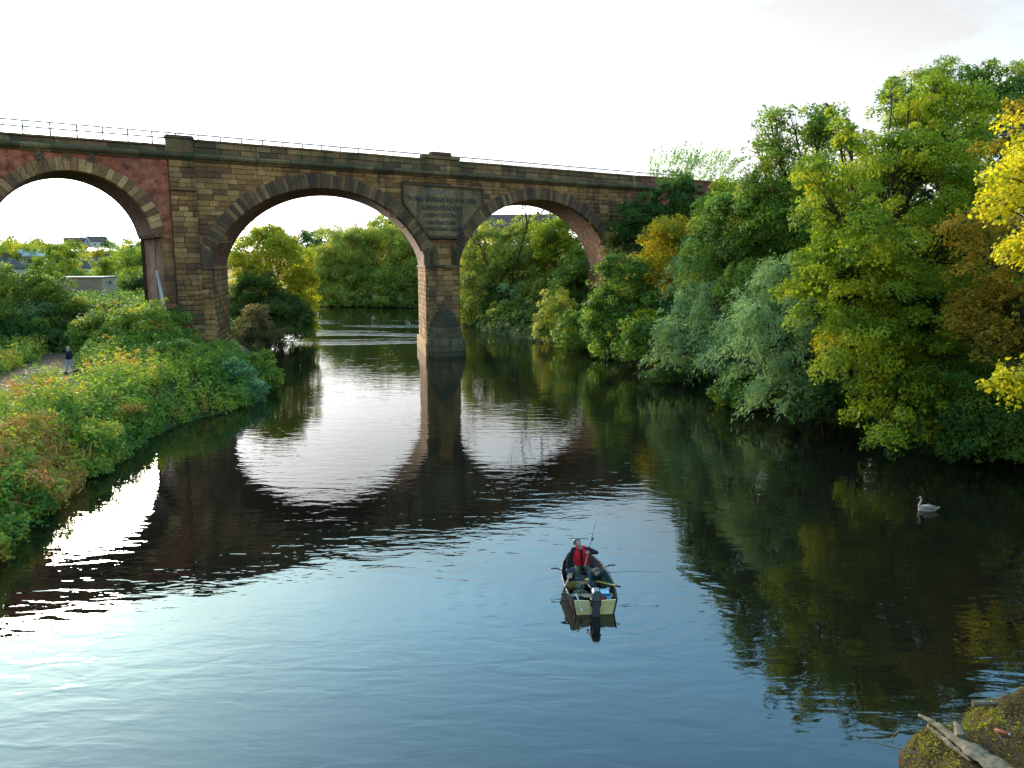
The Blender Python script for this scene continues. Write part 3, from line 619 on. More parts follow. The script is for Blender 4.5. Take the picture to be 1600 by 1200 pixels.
# cutwater of the river pier, plinths
cw = [(-.8, .5, 2.12, 2.3), (.5, 1.15, 2.1, 2.25), (1.15, 1.75, 2.0, 2.1), (1.75, 2.3, 1.82, 1.9), (2.3, 2.85, 1.68, 1.7), (2.85, 3.4, 1.5, 1.5), (3.4, 3.95, 1.22, 1.25), (3.95, 4.4, .92, .95), (4.4, 4.75, .55, .6)]
for i, (z0, z1, hw, pr) in enumerate(cw):
    nxt = cw[i+1][2:] if i < len(cw)-1 else (.12, .2); n = 13; v = []
    for z, a, p in ((z0+.02, hw, pr), (z1-.08, hw-.03, pr-.03), (z1-.005, (hw*.65+nxt[0]*.35), (pr*.65+nxt[1]*.35))):
        for k in range(n):
            q = math.pi*k/(n-1); v.append((39.3-a*math.cos(q), .02-p*math.sin(q)**.8, z))
    f = [(j*n+k, j*n+k+1, (j+1)*n+k+1, (j+1)*n+k) for j in range(2) for k in range(n-1)]+[tuple(2*n+k for k in range(n))]
    MB().add(v, f).build('cutwater_stone', M_cut, via)
def plinth(s0, s1, z1, e=.28):
    y1 = WID+.3; y0 = -.35; k = SK; mb = MB()
    lo = [(s0-e+k*y0, y0), (s1+e+k*y0, y0), (s1+e+k*y1, y1), (s0-e+k*y1, y1)]
    mb.add([(x, y, -2) for x, y in lo]+[(x, y, z1) for x, y in lo], [(3, 2, 1, 0), (4, 5, 6, 7), (0, 1, 5, 4), (1, 2, 6, 5), (2, 3, 7, 6), (3, 0, 4, 7)]); mb.build('plinth', M_stone, via, bevel=.05)
plinth(J2, J3, 1.35); plinth(14.6, J1, 1.9)
MB().box((13.9, 3.6, 4.7), (1.7, 8.2, .7)).build('plinth', M_dark, via, bevel=.06)
pipe = plain('drain_pipe', (.22, .18, .16), .6, .2, 5); pole = plain('pale_pole', (.42, .38, .33), .6, .2, 4)
MB().tube([(13.06, 2.2, 11.6), (13.06, 2.2, 5)], .07, 7).build('drainpipe', pipe, via)
MB().tube([(12.95, 1.3, 8.6), (12.95, -1.2, 5.1)], .12, 7).build('drainpipe', pole, via)
# railing on the far side of the deck
M_rail = plain('railing_steel', (.2, .22, .24), .5, .2, 5, metal=.6)
rl = empty('railing', tuple(nvec*DW+Vector((0, 0, 0))), math.pi/2-TH); tag(rl, 'thin grey metal handrail of posts and two rails along the top of the viaduct', 'railing')
pm = MB().tube([(0, 0, 17.7), (0, 0, 20.62)], .07, 5).build('post', M_rail, rl); me = pm.data
s = -14.6
pm.location = (s, 7.0, 0); s += 1.93
while s < 80: o = link('post', me, None, rl); o.location = (s, 7.0, 0); s += 1.93
for z in (20.6, 20.13): MB().tube([(-15, 7.0, z), (80, 7.0, z)], .072, 5).build('rail', M_rail, rl)

# ------------------------------------------------------------------ trees of the right bank
TG = 'trees overhanging the right bank'
plant('sycamore_tree', 'big yellow green sycamore spreading over the water from the right bank', 'tree', [PL(1400, 260, 43, 100, 60), PL(1300, 320, 40, 75, 55), PL(1470, 215, 45, 80, 65), PL(1340, 425, 39, 105, 65), PL(1470, 400, 42, 100, 90), PL(1330, 545, 38, 75, 60), PL(1430, 560, 39, 90, 80), PL(1385, 640, 37, 75, 50), PL(1285, 470, 38.5, 45, 45), PL(1300, 175, 43, 12, 16), PL(1330, 215, 42, 25, 22), PL(1395, 140, 44, 14, 20), PL(1420, 165, 44, 25, 25), PL(1465, 118, 46, 11, 18), PL(1480, 150, 46, 24, 22)], 'syc', base=(19.5, 43, 2.2), trunk=.34, leaf=.145, clump=.95, cover=1.55, ragged=.42, hue=.46, spread=.22, fill=.1, tilt=.35, sep=2.7, boost=1.3, group=TG)
plant('sycamore_tree', 'tallest tree at the top right, green crown with ragged twigs against the sky', 'tree', [PL(1545, 150, 52, 55, 45), PL(1460, 165, 53, 60, 45), PL(1590, 260, 51, 70, 90), PL(1400, 160, 52, 35, 35), PL(1560, 360, 50, 60, 80), PL(1295, 205, 52, 40, 35), PL(1548, 105, 52, 12, 16), PL(1580, 120, 52, 25, 22), PL(1520, 130, 52, 22, 20)], 'green', base=(29, 53, 8), trunk=.32, leaf=.155, clump=.85, sep=2.3, tilt=.4, cover=1.2, ragged=.45, hue=.6, fill=.3, group=TG)
plant('maple_tree', 'bright yellow maple boughs reaching in over the dark water at the right edge', 'tree', [PL(1620, 290, 29, 70, 55), PL(1640, 390, 29, 60, 50), PL(1575, 600, 29, 55, 32), PL(1640, 220, 30, 60, 40), PL(1650, 590, 29, 60, 45)], 'yel', base=(26.5, 31, .5), trunk=.28, tri=False, leaf=.16, clump=.62, cover=1.0, ragged=.45, fill=.1, hue=.38, group=TG)
plant('beech_tree', 'rusty orange brown tree of thin hanging sprays behind the yellow maple', 'tree', [PL(1540, 390, 36, 55, 55), PL(1575, 480, 35, 60, 60), PL(1525, 500, 36, 50, 55), PL(1580, 560, 35, 50, 40), PL(1585, 200, 37, 30, 60)], 'orange', base=(25.5, 36.5, 1.2), trunk=.2, tri=False, leaf=.155, clump=.85, sep=2.3, tilt=.4, cover=.75, fill=.12, ragged=.4, hue=.45, group=TG)
plant('alder_tree', 'dark green low alder drooping to the water beneath the orange brown tree', 'tree', [PL(1500, 620, 37, 90, 50), PL(1590, 665, 36, 80, 55), PL(1440, 670, 37, 60, 40), PL(1530, 690, 36, 70, 35)], 'green', base=(24.5, 38, .8), trunk=.22, leaf=.135, clump=.65, cover=1.25, hue=.3, group=TG)
plant('willow_tree', 'silvery blue green willow leaning out over the water left of the sycamore', 'tree', [PL(1235, 470, 47, 45, 60), PL(1205, 540, 46, 55, 65), PL(1255, 570, 45, 50, 55), PL(1225, 610, 44.5, 50, 40), PL(1180, 500, 47, 35, 50)], 'willow', base=(17.5, 47.5, 1.2), trunk=.25, leaf=.2, clump=.9, cover=1.1, style='willow', hue=.55, group=TG)
plant('ash_tree', 'slender loose crowned ash rising beyond the willow against the sky', 'tree', [PL(1215, 240, 52, 40, 50), PL(1255, 275, 52, 45, 45), PL(1190, 300, 52, 40, 45), PL(1240, 350, 51, 60, 50), PL(1205, 195, 52, 18, 24), PL(1270, 200, 51, 24, 30), PL(1180, 225, 52, 12, 20), PL(1235, 180, 51, 12, 16)], 'green', base=(21, 53, 4), trunk=.24, leaf=.16, clump=.6, cover=.8, fill=.12, ragged=.5, hue=.5, group=TG)
plant('elm_tree', 'mid green round elm between the ash and the yellow field maple', 'tree', [PL(1165, 350, 54, 55, 55), PL(1130, 340, 56, 40, 40), PL(1185, 430, 53, 55, 60), PL(1110, 400, 57, 40, 45), PL(1260, 430, 50, 50, 70)], 'green', base=(20, 55, 3), trunk=.28, leaf=.165, clump=.75, cover=1.25, hue=.5, group=TG)
plant('willow_tree', 'second smaller willow, pale green plumes beside the leaning silvery one', 'tree', [PL(1100, 440, 60, 45, 55), PL(1085, 510, 58, 50, 50), PL(1135, 500, 56, 50, 60), PL(1130, 560, 54, 45, 35), PL(1060, 555, 59, 40, 30)], 'willow', base=(16.5, 60, 1.2), trunk=.22, leaf=.22, clump=.95, cover=1.25, style='willow', hue=.3, group=TG)
plant('hornbeam_tree', 'dense dark green rounded tree standing below the viaduct arch on the right bank', 'tree', [PL(975, 443, 76, 40, 36), PL(990, 500, 74, 55, 45), PL(945, 500, 76, 35, 40), PL(1020, 540, 68, 50, 35), PL(960, 545, 74, 35, 22)], 'green', base=(12.6, 76, 1.3), trunk=.22, leaf=.24, clump=.85, cover=1.45, style='ball', hue=.28, group=TG)
plant('field_maple_tree', 'golden yellow tree halfway along the right bank', 'tree', [PL(1050, 385, 78, 45, 40), PL(1030, 435, 77, 42, 40), PL(1080, 415, 78, 38, 45)], 'gold', base=(17, 80, 2.5), trunk=.2, leaf=.24, clump=.8, cover=1.4, style='ball', hue=.45, group=TG)
plant('ivy_clad_tree', 'very dark ivy clad tree against the viaduct wall', 'tree', [PL(1055, 315, 90, 38, 36), PL(1015, 350, 90, 40, 35), PL(1075, 350, 90, 30, 40), PL(985, 375, 89, 30, 28)], 'dark', base=(17.5, 91, 4.5), trunk=.26, leaf=.26, clump=.9, cover=1.5, style='ball', hue=.55, group=TG)
plant('hawthorn_bush', 'twiggy dull olive thicket under the right springing of the arch', 'bush', [PL(975, 395, 90, 30, 30), PL(1000, 420, 88, 35, 30)], 'ivy', base=(13.5, 89, 3), trunk=.1, leaf=.22, clump=.8, cover=1.2, style='ball', hue=.55, crown='foliage', stem='stem')
plant('birch_tree', 'feathery olive green tree hiding the far end of the viaduct', 'tree', [PL(1125, 335, 84, 35, 30), PL(1150, 320, 82, 45, 35), PL(1100, 370, 84, 30, 35)], 'syc', base=(24, 84, 7), trunk=.2, leaf=.26, clump=.9, cover=1.2, hue=.35, group=TG)
plant('poplar_tree', 'wispy wind blown poplar showing above the parapet beyond the viaduct', 'tree', [PL(1050, 275, 132, 38, 32), PL(1075, 262, 132, 25, 20)], 'willow', base=(24.5, 132, 7), trunk=.18, leaf=.3, clump=1.1, cover=.34, style='plume', fill=.03, hue=.35)
plant('poplar_tree', 'thinner wispy poplar to the right of its twin above the parapet', 'tree', [PL(1110, 275, 134, 32, 32), PL(1135, 285, 134, 22, 25)], 'willow', base=(32, 134, 8), trunk=.18, leaf=.3, clump=1.1, cover=.34, style='plume', fill=.03, hue=.3)
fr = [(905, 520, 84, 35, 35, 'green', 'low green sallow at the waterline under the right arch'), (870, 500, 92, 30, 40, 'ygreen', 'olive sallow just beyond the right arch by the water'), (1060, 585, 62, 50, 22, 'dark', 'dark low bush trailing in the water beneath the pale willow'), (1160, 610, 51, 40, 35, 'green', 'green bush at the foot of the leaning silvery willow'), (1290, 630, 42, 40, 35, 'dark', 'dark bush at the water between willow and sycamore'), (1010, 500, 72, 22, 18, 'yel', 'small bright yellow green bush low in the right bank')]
for px, py, d, rx, rz, mt, lb in fr: plant('sallow_bush', lb, 'bush', [PL(px, py, d, rx, rz), PL(px+rx*.5, py+rz*.35, d, rx*.7, rz*.6), PL(px-rx*.5, py+rz*.4, d, rx*.6, rz*.5)], mt, trunk=.08, leaf=.2, clump=.7, cover=1.3, hue=.45, crown='foliage', stem='stem', group='bushes along the right waterline')
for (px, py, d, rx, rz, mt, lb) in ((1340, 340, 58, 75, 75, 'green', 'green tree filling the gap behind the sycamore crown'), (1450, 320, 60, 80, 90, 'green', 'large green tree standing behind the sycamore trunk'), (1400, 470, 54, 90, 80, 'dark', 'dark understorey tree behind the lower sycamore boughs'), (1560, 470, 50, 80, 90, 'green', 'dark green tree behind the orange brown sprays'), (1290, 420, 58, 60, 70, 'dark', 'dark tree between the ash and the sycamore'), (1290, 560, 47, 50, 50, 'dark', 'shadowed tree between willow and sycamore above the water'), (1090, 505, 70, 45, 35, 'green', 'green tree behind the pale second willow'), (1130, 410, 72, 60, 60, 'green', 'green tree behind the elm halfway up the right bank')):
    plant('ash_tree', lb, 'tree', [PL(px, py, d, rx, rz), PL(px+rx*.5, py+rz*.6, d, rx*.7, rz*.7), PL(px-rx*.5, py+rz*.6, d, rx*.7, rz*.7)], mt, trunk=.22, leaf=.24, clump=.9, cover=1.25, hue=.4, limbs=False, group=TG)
for (c, lb) in (((18.5, 13, 1.5), 'alder rising over the near right bank beside the mossy mound'), ((24, 21, 1.5), 'tall alder at the right bank nearest the camera, mirrored in the dark water'), ((32, 40, 3), 'second tall alder off the right edge, behind the yellow maple'), ((31, 33, 3), 'tall green ash behind the yellow maple on the right bank')):
    plant('alder_tree', lb, 'tree', [((c[0], c[1], c[2]+8), (4.2, 4.2, 4.2)), ((c[0]+.8, c[1]+.5, c[2]+13), (3.6, 3.6, 3.6)), ((c[0]-1, c[1]+.8, c[2]+4.5), (3.4, 3.4, 2.6))], 'green', base=c, trunk=.28, leaf=.42, clump=1.2, cover=1.2, hue=.45, limbs=False, group=TG)
for px, py, d, rx, rz, mt, lb in ((920, 470, 108, 30, 40, 'green', 'green tree by the water just through the right arch'), (840, 510, 103, 35, 25, 'dark', 'dark bush at the waterline deep in the right arch'), (790, 500, 110, 30, 25, 'ygreen', 'olive bush at the far right bank beyond the pier'), (890, 515, 97, 35, 25, 'ygreen', 'olive sallow drooping in the water under the right arch'), (740, 505, 124, 25, 22, 'dark', 'dark bush next to the river pier at the waterline'), (930, 520, 86, 25, 25, 'dark', 'dark sallow beneath the viaduct on the right bank')):
    plant('sallow_bush', lb, 'bush', [PL(px, py, d, rx, rz), PL(px+rx*.5, py+rz*.35, d, rx*.7, rz*.6), PL(px-rx*.5, py+rz*.4, d, rx*.6, rz*.5)], mt, trunk=.08, leaf=.24, clump=.8, cover=1.3, hue=.45, crown='foliage', stem='stem', group='bushes along the right waterline')
# ------------------------------------------------------------------ trees seen through the arches
AG = 'trees beyond the viaduct'
plant('oak_tree', 'yellow topped broad tree on the left bank framed by the middle arch', 'tree', [PL(400, 400, 98, 42, 42), PL(440, 415, 98, 45, 45), PL(420, 370, 99, 28, 18), PL(470, 460, 97, 25, 40), PL(400, 455, 97, 45, 45), PL(450, 490, 95, 35, 35)], 'syc', base=(-30.5, 98, 1.8), trunk=.3, leaf=.24, clump=.95, cover=1.3, hue=.8, spread=.14, group=AG)
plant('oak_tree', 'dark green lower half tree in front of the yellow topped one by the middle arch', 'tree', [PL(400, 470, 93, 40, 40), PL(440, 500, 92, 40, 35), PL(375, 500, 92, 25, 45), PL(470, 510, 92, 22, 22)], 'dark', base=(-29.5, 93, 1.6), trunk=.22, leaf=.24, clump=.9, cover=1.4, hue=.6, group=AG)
plant('hawthorn_bush', 'dull brown twiggy thicket beside the left river pier', 'bush', [PL(395, 510, 80, 25, 30), PL(385, 540, 78, 22, 25), PL(420, 530, 82, 22, 22)], 'ivy', base=(-25.5, 80, 1.4), trunk=.08, leaf=.2, clump=.75, cover=1.2, style='ball', hue=.5, crown='foliage', stem='stem')
fw = [(540, 415, 170, 50, 48, .35), (600, 405, 172, 50, 50, .5), (645, 415, 166, 35, 55, .4), (505, 430, 176, 40, 42, .2), (575, 455, 165, 45, 30, .25), (625, 460, 163, 35, 30, .3), (530, 465, 166, 35, 25, .55)]
fl = ['tall pale willow across the river bend left of centre in the middle arch', 'broadest far willow filling the centre right of the middle arch', 'far willow close against the river pier in the middle arch', 'shadowed far tree behind the yellow topped tree', 'low willow bush at the far waterline in the middle of the bend', 'low dark willow at the far waterline near the river pier', 'greyish willow bush at the far waterline on the left']
for (px, py, d, rx, rz, hu), lb in zip(fw, fl): plant('willow_tree', lb, 'tree', [PL(px, py, d, rx, rz), PL(px+rx*.4, py+rz*.4, d-3, rx*.7, rz*.6), PL(px-rx*.4, py+rz*.5, d-3, rx*.7, rz*.5), PL(px+rx*.1, py-rz*.5, d, rx*.6, rz*.55)], 'ygreen', trunk=.25, leaf=.34, clump=1.5, cover=1.2, style='ball', ragged=.3, hue=hu, limbs=False, group=AG)
for px, py, d, rx, rz, mt, lb in ((520, 372, 260, 28, 18, 'green', 'loose crowned far tree breaking the skyline in the middle arch'), (475, 380, 250, 25, 16, 'dark', 'low dark far tree on the skyline at the left of the middle arch'), (600, 358, 215, 24, 18, 'green', 'far tree on the skyline at the right of the middle arch'), (640, 365, 210, 30, 22, 'ygreen', 'pale far tree on the skyline behind the river pier'), (560, 385, 240, 40, 22, 'dark', 'dark far tree below the skyline in the middle arch')):
    plant('distant_tree', lb, 'tree', [PL(px, py, d, rx, rz), PL(px-rx*.5, py+rz, d, rx*.8, rz), PL(px+rx*.5, py+rz, d, rx*.8, rz)], mt, trunk=.25, leaf=.42, clump=1.5, cover=.9, style='ball', ragged=.5, hue=.5, limbs=False, group=AG)
def conifer(px, py, d, h, lb):
    c = at(px, py, d); gz = ground(c.x, c.y); root = empty('conifer_tree', (c.x, c.y, gz)); tag(root, lb, 'tree', AG); H = c.z-gz; n = 1600
    t = rng.uniform(0, 1, n)**.6; a = rng.uniform(0, 6.28, n); r = t*h*.2*(.6+.4*np.sin(t*38)); P = np.stack([r*np.cos(a), r*np.sin(a), H-t*h], 1)
    V, F = leaf_quads(P, nrm(rand_unit(n)+np.array([0, 0, 1])), rand_unit(n), np.full(n, .5), np.full(n, .4)); link('crown', mesh_np('crown', V, F, tint=np.repeat(rng.uniform(0, .5, n), 4)), LM['dark'], root)
    MB().tube([(0, 0, 0), (0, 0, H)], [.2, .03], 5).build('trunk', M_bark, root)
conifer(563, 359, 255, 13, 'small pointed dark conifer on the skyline in the middle arch')
ra = [(760, 400, 122, 42, 45, 'ygreen', 'olive thin tree beside the river pier seen in the right arch'), (745, 470, 118, 35, 45, 'ygreen', 'olive green tree by the water just right of the river pier'), (825, 400, 118, 50, 50, 'ygreen', 'yellow green tree filling the centre of the right arch'), (870, 370, 112, 35, 35, 'syc', 'brighter green tree at the top right within the right arch'), (850, 470, 112, 40, 50, 'ygreen', 'olive tree by the water in the right arch'), (805, 490, 114, 30, 40, 'willow', 'pale willow bush at the water in the centre of the right arch'), (900, 450, 104, 35, 55, 'green', 'mid green tree at the right side of the right arch'), (780, 480, 116, 30, 40, 'dark', 'dark green tree at the waterline under the right arch')]
for px, py, d, rx, rz, mt, lb in ra: plant('riverside_tree', lb, 'tree', [PL(px, py, d, rx, rz), PL(px+rx*.4, py+rz*.5, d-2, rx*.7, rz*.6), PL(px-rx*.4, py+rz*.5, d-2, rx*.7, rz*.6)], mt, trunk=.22, leaf=.28, clump=1.05, cover=1.2, style='willow' if mt == 'willow' else 'spray', hue=.42, group=AG)
def bare_tree(px, py, d, lb):
    c = at(px, py, d); gz = ground(c.x, c.y); root = empty('bare_tree', (c.x, c.y, gz)); tag(root, lb, 'tree', AG); mb = MB(); H = c.z-gz; r = random.Random(px)
    def grow(p, dr, l, rad, n):
        q = p+dr*l; mid = p+dr*l*.5+Vector((r.uniform(-.1, .1), r.uniform(-.1, .1), 0))*l; mb.tube([p, mid, q], [rad, rad*.85, rad*.7], 4, False)
        if n:
            for k in range(r.choice((2, 3))): grow(q, (dr+Vector((r.uniform(-.8, .8), r.uniform(-.8, .8), r.uniform(-.1, .5)))).normalized(), l*r.uniform(.6, .85), rad*.62, n-1)
    grow(Vector((0, 0, -.3)), Vector((.03, 0, 1)), H*.55, .2, 5); mb.build('trunk', M_bark, root)
bare_tree(805, 345, 113, 'leafless tree with forked dark branches in the right arch'); bare_tree(762, 365, 119, 'smaller leafless sapling near the river pier in the right arch')
bw = [(1000, 385, 118, 45, 45, 'tree just beyond the viaduct to the right of its last arch'), (1085, 372, 120, 50, 45, 'tree beyond the viaduct behind the golden one'), (1170, 355, 118, 50, 50, 'tree beyond the viaduct behind the elm'), (1250, 350, 112, 55, 60, 'tree beyond the viaduct behind the slender ash'), (790, 425, 150, 45, 45, 'pale far tree deep behind the bare tree in the right arch'), (850, 405, 145, 45, 50, 'far tree closing the view at the right of the right arch'), (905, 440, 135, 35, 50, 'far tree behind the right springing of the arch'), (740, 420, 155, 35, 45, 'far tree just right of the river pier')]
for px, py, d, rx, rz, lb in bw: plant('ash_tree', lb, 'tree', [PL(px, py, d, rx, rz), PL(px+rx*.5, py+rz*.6, d, rx*.7, rz*.7), PL(px-rx*.5, py+rz*.6, d, rx*.7, rz*.7)], 'ygreen', trunk=.22, leaf=.38, clump=1.4, cover=1.2, style='ball', hue=.35, limbs=False, group=AG)
# ------------------------------------------------------------------ left bank: shrubs, thickets, far trees
SG = 'shrubs of the left bank'
ls = [(40, 480, 74, 60, 45, 'green', .25, 'large dull green shrub left of the path at the frame edge'), (105, 510, 72, 50, 30, 'green', .4, 'green shrub behind the walking man'), (20, 530, 68, 50, 35, 'green', .15, 'dark blue green shrub overhanging the path edge'), (45, 465, 82, 40, 25, 'green', .5, 'shrub at the end of the low garden wall'), (185, 530, 66, 35, 30, 'green', .3, 'bushy shrub closing the far end of the path'), (70, 540, 66, 45, 18, 'dark', .6, 'low dark bush spilling onto the left edge of the path'), (215, 545, 61, 30, 25, 'green', .5, 'green bush where the path disappears behind the thicket'), (160, 520, 64, 35, 22, 'green', .45, 'light green bush above the walking man'), (0, 555, 62, 40, 18, 'green', .2, 'low green bush at the frame edge above the path'), (150, 522, 69, 35, 20, 'herb', .3, 'green bramble mound above the bend of the path'), (165, 510, 76, 40, 25, 'brown', .5, 'reddish brown shrub at the bend of the path'), (150, 490, 84, 30, 14, 'orange', .15, 'sparse brown bush against the flat roofed building'), (200, 520, 70, 40, 30, 'dark', .5, 'dark bush below the brick pier'), (60, 515, 71, 40, 30, 'willow', .2, 'grey green bush in the middle of the path hedge')]
for px, py, d, rx, rz, mt, hu, lb in ls: rx *= 1.15; rz *= 1.3; plant('shrub', lb, 'shrub', [PL(px, py, d, rx, rz), PL(px+rx*.6, py+rz*.4, d-1, rx*.6, rz*.7), PL(px-rx*.6, py+rz*.4, d-1, rx*.6, rz*.7)], mt, trunk=.09, leaf=.2, clump=.75, cover=1.2, hue=hu, crown='foliage', stem='stem', group=SG)
rs = [(230, 520, 62, 55, 35, 'herb', .22, 'leafy green elder in front of the brick pier'), (262, 545, 60, 40, 28, 'green', .55, 'bright feathery shrub beneath the stone pilaster'), (200, 560, 57, 50, 30, 'herb', .2, 'spreading green shrub beside the path bend'), (270, 580, 54, 55, 40, 'green', .5, 'tall shrub in the middle of the left bank thicket'), (305, 610, 53, 30, 22, 'green', .35, 'green shrub masking the foot of the river pier'), (360, 605, 54, 40, 35, 'willow', .15, 'blue green sallow at the tip of the left bank'), (400, 590, 58, 28, 32, 'green', .6, 'rounded sallow hanging over the water at the tip of the bank'), (320, 625, 51, 45, 25, 'herb', .5, 'yellowish shrub low on the point of the left bank'), (220, 630, 47, 40, 28, 'herb', .62, 'yellow leaved bramble bush in the centre of the left bank'), (385, 630, 52.5, 30, 16, 'willow', .1, 'low sallow dipping in the water at the point'), (150, 590, 52.5, 26, 16, 'green', .5, 'bush right beside the walking man')]
for px, py, d, rx, rz, mt, hu, lb in rs: rx *= 1.15; rz *= 1.15; plant('shrub', lb, 'shrub', [PL(px, py, d, rx, rz), PL(px+rx*.6, py+rz*.4, d-.8, rx*.6, rz*.7), PL(px-rx*.6, py+rz*.4, d-.8, rx*.6, rz*.7)], mt, trunk=.07, leaf=.17, clump=.6, cover=1.15, hue=hu, tilt=.4, crown='foliage', stem='stem', group=SG)
for c, lb in (((-18.9, 28.5, .8), 'clump of bushes at the near left waterline'), ((-19.5, 35, .9), 'green bush leaning over the near left bank edge'), ((-20.8, 41, 1), 'bush at the waterline beside the arch reflection'), ((-17.6, 24, .7), 'yellowish bush at the frame edge above the water')):
    plant('shrub', lb, 'shrub', [(c, (1.5, 1.6, 1.1)), ((c[0]-1.3, c[1]+1.2, c[2]+.4), (1.3, 1.3, 1.1))], 'herb', trunk=.05, leaf=.13, clump=.5, cover=1.1, hue=.4, tilt=.4, crown='foliage', stem='stem', group=SG)
ft = [(30, 425, 150, 60, 40, 'syc', .45), (95, 430, 140, 40, 42, 'syc', .3), (210, 430, 120, 25, 45, 'green', .5), (130, 450, 135, 25, 20, 'green', .4), (180, 425, 150, 30, 22, 'syc', .4), (0, 400, 260, 50, 22, 'gold', .4), (75, 410, 240, 50, 28, 'syc', .4), (145, 413, 280, 28, 20, 'gold', .3), (195, 405, 260, 30, 22, 'green', .5), (40, 395, 330, 45, 14, 'brown', .5), (110, 405, 330, 30, 14, 'green', .3), (170, 405, 340, 30, 12, 'green', .4), (225, 400, 320, 25, 20, 'dark', .6), (205, 383, 520, 12, 8, 'dark', .4), (218, 386, 530, 8, 5, 'dark', .4), (118, 380, 560, 14, 7, 'brown', .4), (172, 382, 560, 12, 8, 'dark', .4), (60, 385, 600, 60, 5, 'brown', .3), (15, 389, 600, 40, 5, 'brown', .3), (215, 460, 100, 22, 30, 'dark', .6), (10, 455, 100, 35, 25, 'green', .4)]
fll = ['big olive tree at the left frame edge beyond the path', 'bushy green tree left of the flat roofed building', 'green tree right of the flat roofed building beside the pier', 'small tree overhanging the flat roof', 'tree in front of the dark roofed bungalows', 'golden far tree at the left frame edge on the rise', 'rounded far tree above the bungalows on the left', 'golden brown round tree below the hilltop houses', 'dark green far tree left of the brick pier', 'brown far hedge tree on the left slope', 'small far tree below the left hilltop house', 'small far tree below the right hilltop house', 'dark far tree touching the brick pier edge', 'rounded lone tree on the skyline near the brick pier', 'tiniest skyline tree nearest the brick pier', 'brown skyline tree left of the hilltop houses', 'skyline tree right of the hilltop houses', 'long dark wood edge along the left skyline', 'low dark skyline copse at the left frame edge', 'dark bush between building and brick pier', 'green bush by the low wall at the left frame edge']
for (px, py, d, rx, rz, mt, hu), lb in zip(ft, fll):
    lf = max(.24, d*.0017); plant('field_tree', lb, 'tree', [PL(px, py, d, rx, rz), PL(px+rx*.5, py+rz*.5, d, rx*.6, rz*.7), PL(px-rx*.5, py+rz*.5, d, rx*.6, rz*.7)], mt, trunk=.2, leaf=lf, clump=max(1, lf*3.6), cover=1.1, style='ball', ragged=.4, hue=hu, limbs=False, group='trees beyond the left bank')

# ------------------------------------------------------------------ undergrowth of the left bank
def herbs(name, P, mat, hmin, hmax, n, leaf, tnt, slim=1.0, up=.35, kind='stuff'):
    k = len(P); gz = height(P); hh = rng.uniform(hmin, hmax, k); idx = np.repeat(np.arange(k), n); N_ = len(idx); t = rng.uniform(.1, 1, N_)
    a = rng.uniform(0, 6.28, N_); sp = (rng.uniform(.05, .34, N_)*(1.15-t*.55))*hh[idx]**.5
    lean = rng.normal(size=(k, 2))*.18
    Q = np.stack([P[idx, 0]+np.cos(a)*sp+lean[idx, 0]*t*hh[idx], P[idx, 1]+np.sin(a)*sp+lean[idx, 1]*t*hh[idx], gz[idx]+t*hh[idx]], 1)
    rad = np.stack([np.cos(a), np.sin(a), np.zeros(N_)], 1)
    Nn = nrm(rad*.5+np.array([0, 0, .8])+rng.normal(size=(N_, 3))*.45); A = nrm(rad+np.array([0, 0, up])+rng.normal(size=(N_, 3))*.4)
    L = leaf*rng.uniform(.6, 1.5, N_); V, F = leaf_tris(Q, Nn, A, L, L*.62*slim)
    tint = np.clip(tnt[idx]+rng.normal(size=N_)*.1, 0, 1)
    o = link(name, mesh_np(name, V, F, tint=np.repeat(tint, 3)), LM[mat]); tag(o, kind=kind); return o
pc = np.array([tuple(q)[:2] for q in fine])
def scatter(n, x0, x1, y0, y1, dmin=-.25, dmax=99, clear=2.15):
    P = np.stack([rng.uniform(x0, x1, n), rng.uniform(y0, y1, n)], 1); d = sdist(P); ok = (d > dmin) & (d < dmax)
    dp = np.sqrt(((P[:, None]-pc[None])**2).sum(2)).min(1); ok &= dp > clear+rng.normal(size=n)*.15; ok &= P[:, 0] < -8; return P[ok]
P = scatter(8500, -46, -13, 14, 64); P = P[~((np.abs(P[:, 0]+29.4-(52-P[:, 1])*.566) < 1.0) & (P[:, 1] > 43.5) & (P[:, 1] < 53.4))]
tn = .42+vnoise(P[:, 0], P[:, 1], 2.2, 4)*.55+rng.normal(size=len(P))*.16
dn = sdist(P)
o = herbs('undergrowth', P, 'herb', .55, 1.75, 36, .155, tn); tag(o, 'tangle of nettles, brambles and tall weeds covering the left river bank', 'undergrowth')
P = scatter(2200, -75, -28, 50, 100, clear=2.3); o = herbs('undergrowth', P, 'green', .6, 1.9, 26, .22, .35+vnoise(P[:, 0], P[:, 1], 4, 1)*.4); tag(o, 'rough green weeds beyond the riverside path', 'undergrowth')
c0 = np.array([[-18.7, 30.6], [-19.3, 29.2], [-20.6, 33.5]]); P = (c0[rng.integers(0, 3, 420)]+rng.normal(size=(420, 2))*.9); P = P[sdist(P) > -.2]
o = herbs('dead_grass', P, 'grass', .6, 1.25, 26, .42, rng.uniform(.2, .8, len(P)), slim=.14, up=1.6); tag(o, 'tuft of rusty dead grass and bracken at the near left bank', 'dead grass')
P = scatter(3200, -46, -14, 14, 60, clear=1.6); P = P[~((np.abs(P[:, 0]+29.4-(52-P[:, 1])*.566) < 1.1) & (P[:, 1] > 43) & (P[:, 1] < 54))]; o = herbs('grass', P, 'herb', .5, 1.7, 18, .36, np.clip(.5+rng.normal(size=len(P))*.2, 0, 1), slim=.13, up=1.8); tag(o, 'long green grass along the river bank and path edge', 'grass')
